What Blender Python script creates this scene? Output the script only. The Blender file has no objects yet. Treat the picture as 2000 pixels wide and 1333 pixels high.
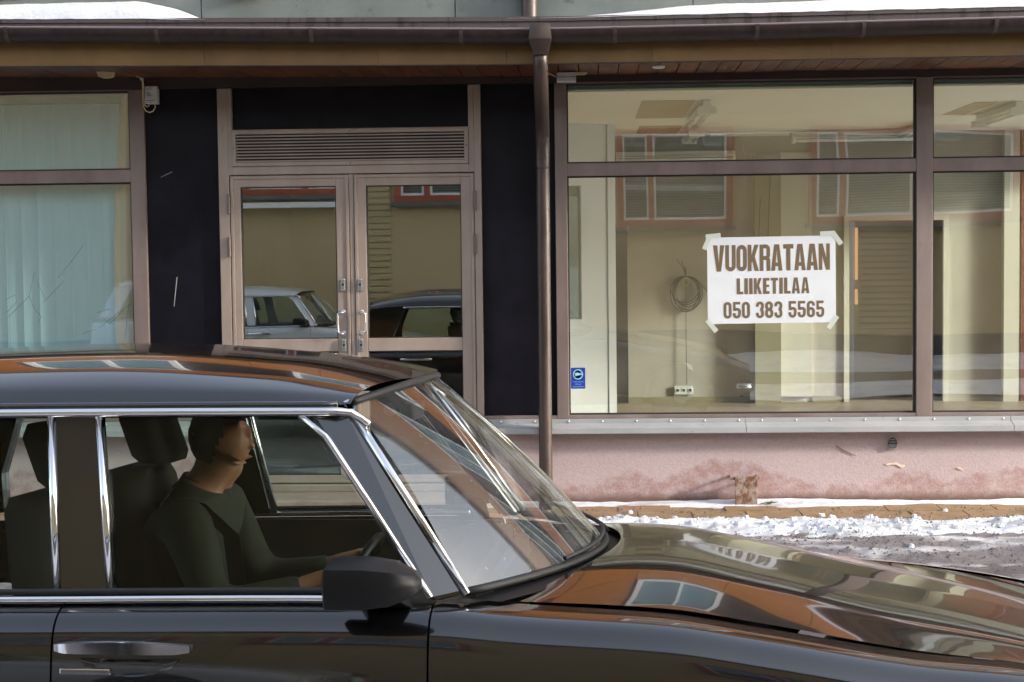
import bpy, bmesh, math, random
from mathutils import Vector, Matrix, noise
R = math.radians
random.seed(7)
sc = bpy.context.scene
COL = sc.collection

# ------------------------------------------------------------------ camera
F_PX = 3115.0
YAW, PITCH, ROLL = R(2.6), R(-3.07), R(0.66)
cam_d = bpy.data.cameras.new('camera')
cam_d.sensor_width = 36.0
cam_d.lens = F_PX / 2000.0 * 36.0
cam_d.clip_end = 2000.0
cam_d.clip_start = 0.05
cam = bpy.data.objects.new('camera', cam_d)
COL.objects.link(cam)
fw = Vector((-math.sin(YAW) * math.cos(PITCH), math.cos(YAW) * math.cos(PITCH), math.sin(PITCH)))
r0 = fw.cross(Vector((0, 0, 1))).normalized()
u0 = r0.cross(fw)
rt = r0 * math.cos(ROLL) - u0 * math.sin(ROLL)
up = u0 * math.cos(ROLL) + r0 * math.sin(ROLL)
mw = Matrix.Identity(4)
for i in range(3):
    mw[i][0], mw[i][1], mw[i][2] = rt[i], up[i], -fw[i]
mw.translation = Vector((0.486, -10.7, 1.68))
cam.matrix_world = mw
sc.camera = cam

# ------------------------------------------------------------------ world, sun, exposure
SUN_DIR = Vector((0.41, -0.13, 0.145)).normalized()      # towards the sun: low, from the right, a little in front of the facade
SUN_EL = math.asin(SUN_DIR.z)
SUN_AZ = math.atan2(SUN_DIR.x, SUN_DIR.y)
world = bpy.data.worlds.new('World')
sc.world = world
world.use_nodes = True
wn, wl = world.node_tree.nodes, world.node_tree.links
wn.clear()
sky = wn.new('ShaderNodeTexSky')
sky.sky_type = 'NISHITA'
sky.sun_disc = False
sky.sun_elevation = SUN_EL
sky.sun_rotation = SUN_AZ
sky.altitude = 50
sky.air_density = 1.0
sky.dust_density = 4.0
sky.ozone_density = 1.5
hsv = wn.new('ShaderNodeHueSaturation')
hsv.inputs['Saturation'].default_value = 0.55
bg = wn.new('ShaderNodeBackground')
bg.inputs['Strength'].default_value = 0.15
wo = wn.new('ShaderNodeOutputWorld')
wl.new(sky.outputs[0], hsv.inputs['Color'])
wl.new(hsv.outputs[0], bg.inputs['Color'])
wl.new(bg.outputs[0], wo.inputs['Surface'])

sun_d = bpy.data.lights.new('sun', 'SUN')
sun_d.energy = 3.0
sun_d.angle = R(7)
sun_d.color = (1.0, 0.95, 0.88)
sun = bpy.data.objects.new('sun', sun_d)
COL.objects.link(sun)
sun.rotation_euler = SUN_DIR.to_track_quat('Z', 'Y').to_euler()
sun.location = (20, -10, 12)

sc.view_settings.view_transform = 'Standard'
sc.view_settings.look = 'None'
sc.view_settings.exposure = 2.05
sc.view_settings.gamma = 1.0
sc.view_settings.use_curve_mapping = False
sc.cycles.use_denoising = True
sc.cycles.max_bounces = 8
sc.cycles.diffuse_bounces = 3
sc.cycles.glossy_bounces = 4
sc.cycles.use_adaptive_sampling = True
sc.cycles.adaptive_threshold = 0.02
sc.cycles.transmission_bounces = 6
sc.cycles.transparent_max_bounces = 40
sc.cycles.sample_clamp_indirect = 6.0
sc.cycles.caustics_reflective = False
sc.cycles.caustics_refractive = False

# ------------------------------------------------------------------ materials
MATS = {}

def nodes_of(name):
    m = bpy.data.materials.new(name)
    m.use_nodes = True
    nt = m.node_tree
    nt.nodes.clear()
    out = nt.nodes.new('ShaderNodeOutputMaterial')
    MATS[name] = m
    return m, nt.nodes, nt.links, out

def noise_node(N, L, coord, scale, detail=5, rough=0.6, stretch=None, dist=0.0):
    v = coord
    if stretch:
        mp = N.new('ShaderNodeMapping')
        mp.inputs['Scale'].default_value = stretch
        L.new(coord, mp.inputs['Vector'])
        v = mp.outputs[0]
    n = N.new('ShaderNodeTexNoise')
    n.inputs['Scale'].default_value = scale
    n.inputs['Detail'].default_value = detail
    n.inputs['Roughness'].default_value = rough
    n.inputs['Distortion'].default_value = dist
    L.new(v, n.inputs['Vector'])
    return n.outputs[0]

def ramp(N, L, fac, stops):
    r = N.new('ShaderNodeValToRGB')
    el = r.color_ramp.elements
    while len(el) < len(stops):
        el.new(0.5)
    for e, (p, c) in zip(el, stops):
        e.position = p
        e.color = (c, c, c, 1) if not hasattr(c, '__len__') else (*c, 1)
    L.new(fac, r.inputs[0])
    return r.outputs[0]

def mixc(N, L, fac, a, b, mode='MIX'):
    m = N.new('ShaderNodeMix')
    m.data_type = 'RGBA'
    m.blend_type = mode
    for sock, val in ((m.inputs[0], fac), (m.inputs[6], a), (m.inputs[7], b)):
        if hasattr(val, 'links'):
            L.new(val, sock)
        elif hasattr(val, '__len__'):
            sock.default_value = (*val, 1)
        else:
            sock.default_value = val
    return m.outputs[2]

def math_node(N, L, op, a, b=None, clamp=False):
    m = N.new('ShaderNodeMath')
    m.operation = op
    m.use_clamp = clamp
    for sock, val in ((m.inputs[0], a), (m.inputs[1], b)):
        if val is None:
            continue
        if hasattr(val, 'links'):
            L.new(val, sock)
        else:
            sock.default_value = val
    return m.outputs[0]

def pos_coord(N, local=False):
    if local:
        return N.new('ShaderNodeTexCoord').outputs['Object']
    return N.new('ShaderNodeNewGeometry').outputs['Position']

def mat(name, col, col2=None, nscale=3.0, stretch=None, lo=0.35, hi=0.65, rough=0.6, rough2=None, metal=0.0, spec=0.5,
        bump=0.0, bscale=60.0, bstretch=None, coat=0.0, coat_rough=0.03, coat_ior=1.5, dirt=None, dscale=14.0, dstretch=None,
        dlo=0.55, dhi=0.75, local=False, trans=0.0, ior=None):
    m, N, L, out = nodes_of(name)
    b = N.new('ShaderNodeBsdfPrincipled')
    co = pos_coord(N, local)
    c = None
    if col2 is not None:
        f = ramp(N, L, noise_node(N, L, co, nscale, stretch=stretch), [(lo, 0.0), (hi, 1.0)])
        c = mixc(N, L, f, col, col2)
        if rough2 is not None:
            rr = N.new('ShaderNodeMapRange')
            L.new(f, rr.inputs[0])
            rr.inputs[3].default_value = rough
            rr.inputs[4].default_value = rough2
            L.new(rr.outputs[0], b.inputs['Roughness'])
    if dirt is not None:
        f2 = ramp(N, L, noise_node(N, L, co, dscale, 8, 0.7, dstretch), [(dlo, 0.0), (dhi, 1.0)])
        c = mixc(N, L, f2, c if c is not None else col, dirt)
    if c is None:
        b.inputs['Base Color'].default_value = (*col, 1)
    else:
        L.new(c, b.inputs['Base Color'])
    if rough2 is None or col2 is None:
        b.inputs['Roughness'].default_value = rough
    b.inputs['Metallic'].default_value = metal
    b.inputs['Specular IOR Level'].default_value = spec
    if ior:
        b.inputs['IOR'].default_value = ior
    b.inputs['Coat Weight'].default_value = coat
    b.inputs['Coat Roughness'].default_value = coat_rough
    b.inputs['Coat IOR'].default_value = coat_ior
    if bump > 0:
        bp = N.new('ShaderNodeBump')
        bp.inputs['Strength'].default_value = bump
        bp.inputs['Distance'].default_value = 0.01
        L.new(noise_node(N, L, co, bscale, 6, 0.65, bstretch), bp.inputs['Height'])
        L.new(bp.outputs[0], b.inputs['Normal'])
    if trans > 0:
        t = N.new('ShaderNodeBsdfTranslucent')
        if c is None:
            t.inputs[0].default_value = (*col, 1)
        else:
            L.new(c, t.inputs[0])
        mx = N.new('ShaderNodeMixShader')
        mx.inputs[0].default_value = trans
        L.new(b.outputs[0], mx.inputs[1])
        L.new(t.outputs[0], mx.inputs[2])
        L.new(mx.outputs[0], out.inputs[0])
    else:
        L.new(b.outputs[0], out.inputs[0])
    return m

def glass(name, tint, r0=0.07, wave=0.0, wscale=0.7, grime_haze=0.0, gloss_rough=0.0):
    """thin window glass: see-through with a mirror share that grows towards grazing; a pane has two such faces"""
    m, N, L, out = nodes_of(name)
    g = N.new('ShaderNodeNewGeometry')
    dp = N.new('ShaderNodeVectorMath')
    dp.operation = 'DOT_PRODUCT'
    L.new(g.outputs['Normal'], dp.inputs[0])
    L.new(g.outputs['Incoming'], dp.inputs[1])
    a = math_node(N, L, 'ABSOLUTE', dp.outputs['Value'])
    k = math_node(N, L, 'SUBTRACT', 1.0, a, True)
    k5 = math_node(N, L, 'POWER', k, 5.0)
    fr = math_node(N, L, 'ADD', math_node(N, L, 'MULTIPLY', k5, 1 - r0), r0, True)
    t = N.new('ShaderNodeBsdfTransparent')
    t.inputs[0].default_value = (*tint, 1)
    gl = N.new('ShaderNodeBsdfGlossy')
    gl.inputs['Roughness'].default_value = gloss_rough
    gl.inputs[0].default_value = (1.0, 1.0, 0.98, 1)
    if wave > 0:
        bp = N.new('ShaderNodeBump')
        bp.inputs['Strength'].default_value = 1.0
        bp.inputs['Distance'].default_value = wave
        L.new(noise_node(N, L, g.outputs['Position'], wscale, 1, 0.3), bp.inputs['Height'])
        L.new(bp.outputs[0], gl.inputs['Normal'])
    mx = N.new('ShaderNodeMixShader')
    L.new(fr, mx.inputs[0])
    L.new(t.outputs[0], mx.inputs[1])
    L.new(gl.outputs[0], mx.inputs[2])
    last = mx.outputs[0]
    if grime_haze > 0:
        d = N.new('ShaderNodeBsdfDiffuse')
        d.inputs[0].default_value = (0.62, 0.62, 0.6, 1)
        sp = ramp(N, L, noise_node(N, L, g.outputs['Position'], 70.0, 3, 0.7), [(0.66, 0.0), (0.74, 1.0)])
        sm = ramp(N, L, noise_node(N, L, g.outputs['Position'], 3.0, 4, 0.6), [(0.35, 0.0), (0.8, 1.0)])
        sx = N.new('ShaderNodeSeparateXYZ')
        L.new(g.outputs['Position'], sx.inputs[0])
        low = N.new('ShaderNodeMapRange')
        low.inputs[1].default_value = 1.5
        low.inputs[2].default_value = 0.6
        low.inputs[3].default_value = 0.12
        low.inputs[4].default_value = 1.0
        L.new(sx.outputs[2], low.inputs[0])
        gg = math_node(N, L, 'ADD', math_node(N, L, 'MULTIPLY', sp, grime_haze * 3.0), math_node(N, L, 'MULTIPLY', sm, grime_haze))
        gg = math_node(N, L, 'MULTIPLY', gg, low.outputs[0], True)
        m2 = N.new('ShaderNodeMixShader')
        L.new(gg, m2.inputs[0])
        L.new(last, m2.inputs[1])
        L.new(d.outputs[0], m2.inputs[2])
        last = m2.outputs[0]
    L.new(last, out.inputs[0])
    return m

# building
mat('frame', (0.150, 0.110, 0.094), (0.230, 0.180, 0.160), 4.0, (1, 1, 0.25), 0.3, 0.7, rough=0.5, spec=0.4, bump=0.05, bscale=200,
    dirt=(0.06, 0.045, 0.04), dscale=9, dstretch=(1, 1, 0.4), dlo=0.62, dhi=0.8)
mat('header_shade_brown', (0.030, 0.018, 0.015), (0.045, 0.028, 0.023), 5, (0.5, 1, 1), rough=0.55, spec=0.3)  # dark brown with the canopy's shade put into the colour
mat('door_paint', (0.265, 0.202, 0.162), (0.335, 0.268, 0.222), 5.0, (1, 1, 0.5), 0.3, 0.7, rough=0.5, spec=0.4, bump=0.06, bscale=160,
    dirt=(0.12, 0.085, 0.07), dscale=10, dstretch=(1, 1, 0.5), dlo=0.6, dhi=0.8)
mat('joint', (0.025, 0.02, 0.018), rough=0.8)
mat('black_panel', (0.0045, 0.0043, 0.0065), (0.010, 0.009, 0.014), 3, None, rough=0.42, spec=0.13,
    dirt=(0.022, 0.021, 0.028), dscale=35, dlo=0.68, dhi=0.82)
mat('gutter_paint', (0.018, 0.010, 0.009), (0.032, 0.019, 0.016), 22, (1, 1, 0.15), rough=0.35, rough2=0.55, spec=0.35, bump=0.08, bscale=90)
mat('gutter_lip_highlight', (0.16, 0.12, 0.13), rough=0.25, spec=0.7)  # paler than the gutter: the lip's highlight is put into the colour
mat('pipe_paint', (0.036, 0.020, 0.015), (0.055, 0.033, 0.025), 7, (1, 1, 0.3), rough=0.32, rough2=0.5, spec=0.6, bump=0.12, bscale=150)
mat('upper_fascia', (0.075, 0.053, 0.052), (0.040, 0.025, 0.021), 6, (2.2, 1, 0.25), 0.54, 0.60, rough=0.4, spec=0.5)
mat('tan_fascia', (0.20, 0.108, 0.026), (0.15, 0.078, 0.018), 2.5, (1, 1, 0.6), rough=0.55, bump=0.05, bscale=120,
    dirt=(0.06, 0.035, 0.014), dscale=7, dstretch=(1, 1, 2), dlo=0.66, dhi=0.8)
mat('soffit_wood', (0.18, 0.055, 0.015), (0.06, 0.020, 0.008), 9, (1, 0.25, 1), 0.3, 0.6, rough=0.5, spec=0.5, bump=0.2, bscale=70, bstretch=(3, 0.3, 1),
    dirt=(0.16, 0.06, 0.02), dscale=11, dlo=0.62, dhi=0.7)
mat('grey_metal', (0.10, 0.115, 0.105), (0.15, 0.165, 0.15), 2.2, None, 0.3, 0.7, rough=0.45, spec=0.5,
    dirt=(0.05, 0.055, 0.05), dscale=8, dlo=0.6, dhi=0.75)
mat('orange_panel', (0.37, 0.135, 0.018), (0.29, 0.10, 0.012), 3.0, (1, 1, 6), rough=0.55, bump=0.1, bscale=50, bstretch=(1, 1, 8))
mat('flashing', (0.34, 0.35, 0.35), (0.42, 0.42, 0.42), 6, (0.4, 1, 1), rough=0.42, spec=0.5, metal=0.2,
    dirt=(0.16, 0.16, 0.16), dscale=16, dlo=0.62, dhi=0.74)
mat('screw_metal', (0.75, 0.75, 0.75), rough=0.3, metal=0.9)
mat('concrete_step', (0.34, 0.24, 0.20), (0.25, 0.18, 0.15), 6, None, rough=0.85, bump=0.3, bscale=60)
mat('lock_steel', (0.42, 0.42, 0.42), rough=0.32, metal=0.9)
mat('hinge_steel', (0.16, 0.115, 0.10), rough=0.45, metal=0.3)
mat('handle_steel', (0.72, 0.72, 0.74), rough=0.16, metal=1.0)
mat('dark', (0.008, 0.007, 0.007), rough=0.7)
glass('shop_glass', (0.965, 0.982, 0.970), 0.125, 0.0065, 0.75, grime_haze=0.06)
glass('door_glass', (0.80, 0.86, 0.82), 0.22, 0.0008, 0.9)
glass('far_glass', (0.7, 0.8, 0.8), 0.10)

def plinth_material():
    m, N, L, out = nodes_of('pink_plaster')
    b = N.new('ShaderNodeBsdfPrincipled')
    co = pos_coord(N)
    sx = N.new('ShaderNodeSeparateXYZ')
    L.new(co, sx.inputs[0])
    # rising damp: darker paint below an uneven line
    wob = noise_node(N, L, co, 1.1, 2, 0.5, (1, 1, 0.3))
    wob2 = noise_node(N, L, co, 14, 7, 0.75)
    h = math_node(N, L, 'ADD', sx.outputs[2], math_node(N, L, 'MULTIPLY', wob, -0.75))
    h = math_node(N, L, 'ADD', h, math_node(N, L, 'MULTIPLY', wob2, 0.22))
    damp = ramp(N, L, math_node(N, L, 'ADD', h, 0.5), [(0.385, 1.0), (0.425, 0.0)])
    blot = ramp(N, L, noise_node(N, L, co, 12, 9, 0.8, (1, 1, 1.3)), [(0.40, 0.2), (0.56, 1.0)])
    damp = math_node(N, L, 'MULTIPLY', damp, blot)
    fine = noise_node(N, L, co, 45, 5, 0.7)
    c1 = mixc(N, L, ramp(N, L, fine, [(0.3, 0.0), (0.7, 1.0)]), (0.41, 0.315, 0.310), (0.47, 0.375, 0.37))
    c2 = mixc(N, L, ramp(N, L, fine, [(0.3, 0.0), (0.7, 1.0)]), (0.31, 0.19, 0.172), (0.355, 0.23, 0.212))
    c = mixc(N, L, damp, c1, c2)
    # peeled spots showing pale undercoat
    vor = noise_node(N, L, co, 9.0, 4, 0.55, (1, 1, 2.2), 0.6)
    peel = ramp(N, L, vor, [(0.735, 0.0), (0.745, 1.0)])
    c = mixc(N, L, peel, c, (0.66, 0.52, 0.40))
    # dirt speckles and soil line at the foot
    spk = ramp(N, L, noise_node(N, L, co, 110, 3, 0.6), [(0.70, 0.0), (0.76, 1.0)])
    c = mixc(N, L, math_node(N, L, 'MULTIPLY', spk, 0.6), c, (0.14, 0.085, 0.07))
    foot = N.new('ShaderNodeMapRange')
    foot.inputs[1].default_value = 0.05
    foot.inputs[2].default_value = 0.0
    L.new(math_node(N, L, 'ADD', sx.outputs[2], math_node(N, L, 'MULTIPLY', wob2, -0.06)), foot.inputs[0])
    c = mixc(N, L, math_node(N, L, 'MULTIPLY', foot.outputs[0], 0.9, True), c, (0.13, 0.075, 0.055))
    L.new(c, b.inputs['Base Color'])
    b.inputs['Roughness'].default_value = 0.75
    b.inputs['Specular IOR Level'].default_value = 0.3
    bp = N.new('ShaderNodeBump')
    bp.inputs['Strength'].default_value = 0.45
    bp.inputs['Distance'].default_value = 0.006
    hh = math_node(N, L, 'ADD', noise_node(N, L, co, 70, 6, 0.7), math_node(N, L, 'MULTIPLY', peel, -0.5))
    L.new(hh, bp.inputs['Height'])
    L.new(bp.outputs[0], b.inputs['Normal'])
    L.new(b.outputs[0], out.inputs[0])
plinth_material()

# ground
mat('asphalt', (0.09, 0.075, 0.073), (0.19, 0.165, 0.162), 3.0, (0.35, 1.6, 1), 0.35, 0.7, rough=0.3, rough2=0.75, spec=0.6, bump=0.9, bscale=55,
    dirt=(0.5, 0.5, 0.52), dscale=9, dstretch=(0.3, 1.4, 1), dlo=0.58, dhi=0.72)
mat('paver', (0.30, 0.19, 0.10), (0.22, 0.135, 0.07), 7, None, rough=0.8, bump=0.4, bscale=90, dirt=(0.09, 0.06, 0.04), dscale=25, dlo=0.62, dhi=0.72)
mat('kerb_stone', (0.30, 0.29, 0.28), (0.22, 0.21, 0.20), 8, rough=0.8, bump=0.3, bscale=80)
mat('snow_ground', (0.80, 0.82, 0.86), (0.55, 0.55, 0.57), 0.25, None, 0.5, 0.75, rough=0.8, bump=0.3, bscale=3)
mat('gravel', (0.055, 0.05, 0.05), (0.15, 0.13, 0.12), 40, None, rough=0.55, spec=0.6)

def snow_material(name, dirty):
    m, N, L, out = nodes_of(name)
    b = N.new('ShaderNodeBsdfPrincipled')
    co = pos_coord(N)
    c = mixc(N, L, ramp(N, L, noise_node(N, L, co, 9, 6, 0.7), [(0.3, 0.0), (0.75, 1.0)]), (0.80, 0.81, 0.84), (0.62, 0.63, 0.67))
    if dirty:
        s = ramp(N, L, noise_node(N, L, co, 75, 4, 0.75), [(0.66, 0.0), (0.73, 1.0)])
        g = ramp(N, L, noise_node(N, L, co, 3.2, 5, 0.65, (0.5, 1.5, 1)), [(0.5, 0.0), (0.72, 1.0)])
        c = mixc(N, L, math_node(N, L, 'MULTIPLY', g, 0.75), c, (0.30, 0.265, 0.26))
        c = mixc(N, L, math_node(N, L, 'MULTIPLY', s, math_node(N, L, 'ADD', g, 0.25, True)), c, (0.10, 0.085, 0.08))
    L.new(c, b.inputs['Base Color'])
    b.inputs['Roughness'].default_value = 0.6
    b.inputs['Subsurface Weight'].default_value = 0.0
    bp = N.new('ShaderNodeBump')
    bp.inputs['Strength'].default_value = 0.5
    bp.inputs['Distance'].default_value = 0.03
    L.new(noise_node(N, L, co, 38, 7, 0.7), bp.inputs['Height'])
    L.new(bp.outputs[0], b.inputs['Normal'])
    L.new(b.outputs[0], out.inputs[0])
snow_material('clean_snow', False)
for n_ in MATS['clean_snow'].node_tree.nodes:
    if n_.type == 'MIX':
        n_.inputs[6].default_value = (0.70, 0.71, 0.74, 1)
        n_.inputs[7].default_value = (0.55, 0.56, 0.60, 1)
snow_material('dirty_snow', True)
mat('slush', (0.21, 0.18, 0.178), (0.62, 0.61, 0.63), 4.0, (0.4, 1.8, 1), 0.48, 0.66, rough=0.35, rough2=0.7, spec=0.5, bump=0.8, bscale=70,
    dirt=(0.06, 0.05, 0.05), dscale=60, dlo=0.58, dhi=0.68)

# shop interior
mat('cream_wall', (0.43, 0.385, 0.33), (0.38, 0.34, 0.29), 1.5, None, dirt=(0.30, 0.265, 0.22), dscale=5, dlo=0.60, dhi=0.85, rough=0.85, spec=0.2, bump=0.05, bscale=120)
mat('cream_ceiling', (0.87, 0.855, 0.81), (0.83, 0.81, 0.76), 0.9, None, rough=0.9, spec=0.2)
mat('bare_ceiling', (0.50, 0.43, 0.31), (0.45, 0.385, 0.27), 4, None, rough=0.9, spec=0.2)
mat('olive_wall', (0.27, 0.235, 0.145), (0.24, 0.21, 0.13), 2, None, rough=0.8, spec=0.2)
mat('light_wall', (0.52, 0.48, 0.41), rough=0.85, spec=0.2)
mat('white_paint', (0.90, 0.90, 0.86), (0.86, 0.86, 0.81), 2, None, rough=0.55, spec=0.3)
mat('brown_floor', (0.27, 0.205, 0.145), (0.22, 0.165, 0.115), 3, None, rough=0.4, spec=0.4)
mat('louvre_beige', (0.55, 0.48, 0.36), rough=0.6)
mat('red_wood', (0.16, 0.045, 0.025), (0.11, 0.03, 0.018), 5, (4, 1, 0.4), rough=0.45)
mat('lamp_white', (0.85, 0.85, 0.80), rough=0.4)
mat('tube_white', (0.88, 0.88, 0.86), rough=0.25)
mat('cable_dark', (0.07, 0.06, 0.05), rough=0.6)
mat('cable_cream', (0.62, 0.50, 0.27), rough=0.5)
mat('plastic_white', (0.62, 0.62, 0.60), (0.5, 0.5, 0.48), 20, rough=0.5)
mat('blind_fabric', (0.52, 0.84, 0.92), (0.45, 0.77, 0.86), 60, (0.4, 1, 8), rough=0.8, spec=0.2, trans=0.3)
mat('curtain_cream', (0.72, 0.66, 0.48), rough=0.85, trans=0.3)
mat('rail_green', (0.16, 0.24, 0.20), rough=0.5)
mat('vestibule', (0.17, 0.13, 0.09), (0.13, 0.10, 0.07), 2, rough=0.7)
mat('paper', (0.72, 0.735, 0.75), (0.68, 0.695, 0.71), 6, rough=0.7, spec=0.2, trans=0.12)
mat('brown_ink', (0.155, 0.108, 0.062), rough=0.7, spec=0.2)
mat('tape', (0.66, 0.70, 0.62), rough=0.5, trans=0.3)
mat('sticker_blue', (0.006, 0.035, 0.33), rough=0.5)
mat('sticker_cyan', (0.30, 0.66, 0.84), rough=0.5)
mat('rust', (0.32, 0.25, 0.21), (0.15, 0.065, 0.03), 26, (1, 1, 0.8), 0.42, 0.58, rough=0.8, bump=0.5, bscale=60,
    dirt=(0.07, 0.035, 0.02), dscale=48, dlo=0.6, dhi=0.66)
mat('plaque_metal', (0.03, 0.028, 0.03), rough=0.45, metal=0.4)
mat('plaque_rim', (0.42, 0.34, 0.31), rough=0.5, metal=0.3)
mat('plaque_letters', (0.36, 0.36, 0.37), rough=0.4, metal=0.6)
mat('moss', (0.05, 0.075, 0.012), (0.03, 0.035, 0.01), 60, rough=0.9, bump=0.6, bscale=120)
mat('scratch', (0.45, 0.43, 0.40), rough=0.6)
mat('ink_mark', (0.10, 0.17, 0.17), rough=0.6)

m, N, L, out = nodes_of('lit_gap')
em = N.new('ShaderNodeEmission')
em.inputs[0].default_value = (1.0, 0.52, 0.26, 1)
em.inputs[1].default_value = 0.20
L.new(em.outputs[0], out.inputs[0])

# opposite side
mat('beige_render', (0.54, 0.415, 0.225), (0.49, 0.375, 0.20), 1.2, None, rough=0.85, bump=0.2, bscale=60)
mat('yellow_siding', (0.50, 0.40, 0.20), (0.45, 0.355, 0.175), 2, None, rough=0.75)
mat('opposite_plinth', (0.05, 0.047, 0.05), (0.075, 0.068, 0.068), 1.5, None, rough=0.8)
mat('red_frame', (0.38, 0.10, 0.05), (0.31, 0.08, 0.04), 5, None, rough=0.6)
mat('sash_white', (0.78, 0.78, 0.76), rough=0.5)
mat('window_dark', (0.03, 0.05, 0.055), rough=0.2)
mat('blind_teal', (0.30, 0.54, 0.62), rough=0.6)
mat('grey_render', (0.30, 0.29, 0.28), (0.26, 0.25, 0.24), 0.6, None, rough=0.85)

# car
mat('black_paint', (0.0025, 0.0025, 0.003), (0.005, 0.005, 0.0055), 2.5, None, rough=0.12, rough2=0.22, spec=0.45, coat=1.0, coat_rough=0.03, coat_ior=1.6,
    dirt=(0.05, 0.046, 0.043), dscale=110, dlo=0.62, dhi=0.8, local=True)
mat('white_car_paint', (0.62, 0.64, 0.66), rough=0.2, spec=0.6, coat=1.0, coat_rough=0.02)
mat('chrome', (0.82, 0.82, 0.84), rough=0.08, metal=1.0)
mat('rubber', (0.012, 0.012, 0.012), rough=0.55)
mat('black_plastic', (0.007, 0.007, 0.008), rough=0.4, spec=0.3)
mat('car_trim', (0.030, 0.021, 0.014), (0.022, 0.015, 0.010), 20, None, rough=0.75)
mat('seat_cloth', (0.009, 0.007, 0.006), (0.014, 0.011, 0.009), 60, None, rough=0.9)
mat('wheel_metal', (0.45, 0.45, 0.46), rough=0.3, metal=0.9)
mat('lamp_lens', (0.75, 0.78, 0.80), rough=0.1, spec=0.8)
mat('orange_lens', (0.75, 0.22, 0.02), rough=0.15)
mat('red_lens', (0.4, 0.01, 0.01), rough=0.15)
glass('car_glass', (0.86, 0.91, 0.89), 0.012)
glass('windscreen_glass', (0.80, 0.86, 0.86), 0.12, grime_haze=0.30)  # pale film put on the glass in place of a hazy sky reflection
mat('skin', (0.36, 0.165, 0.085), (0.31, 0.135, 0.07), 20, None, rough=0.5, local=True)
mat('hair', (0.010, 0.007, 0.005), (0.018, 0.012, 0.008), 60, (1, 1, 0.2), rough=0.6, local=True)
mat('green_jacket', (0.020, 0.024, 0.009), (0.012, 0.015, 0.006), 14, None, rough=0.85, local=True)
mat('dark_trousers', (0.02, 0.02, 0.03), rough=0.85)

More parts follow.
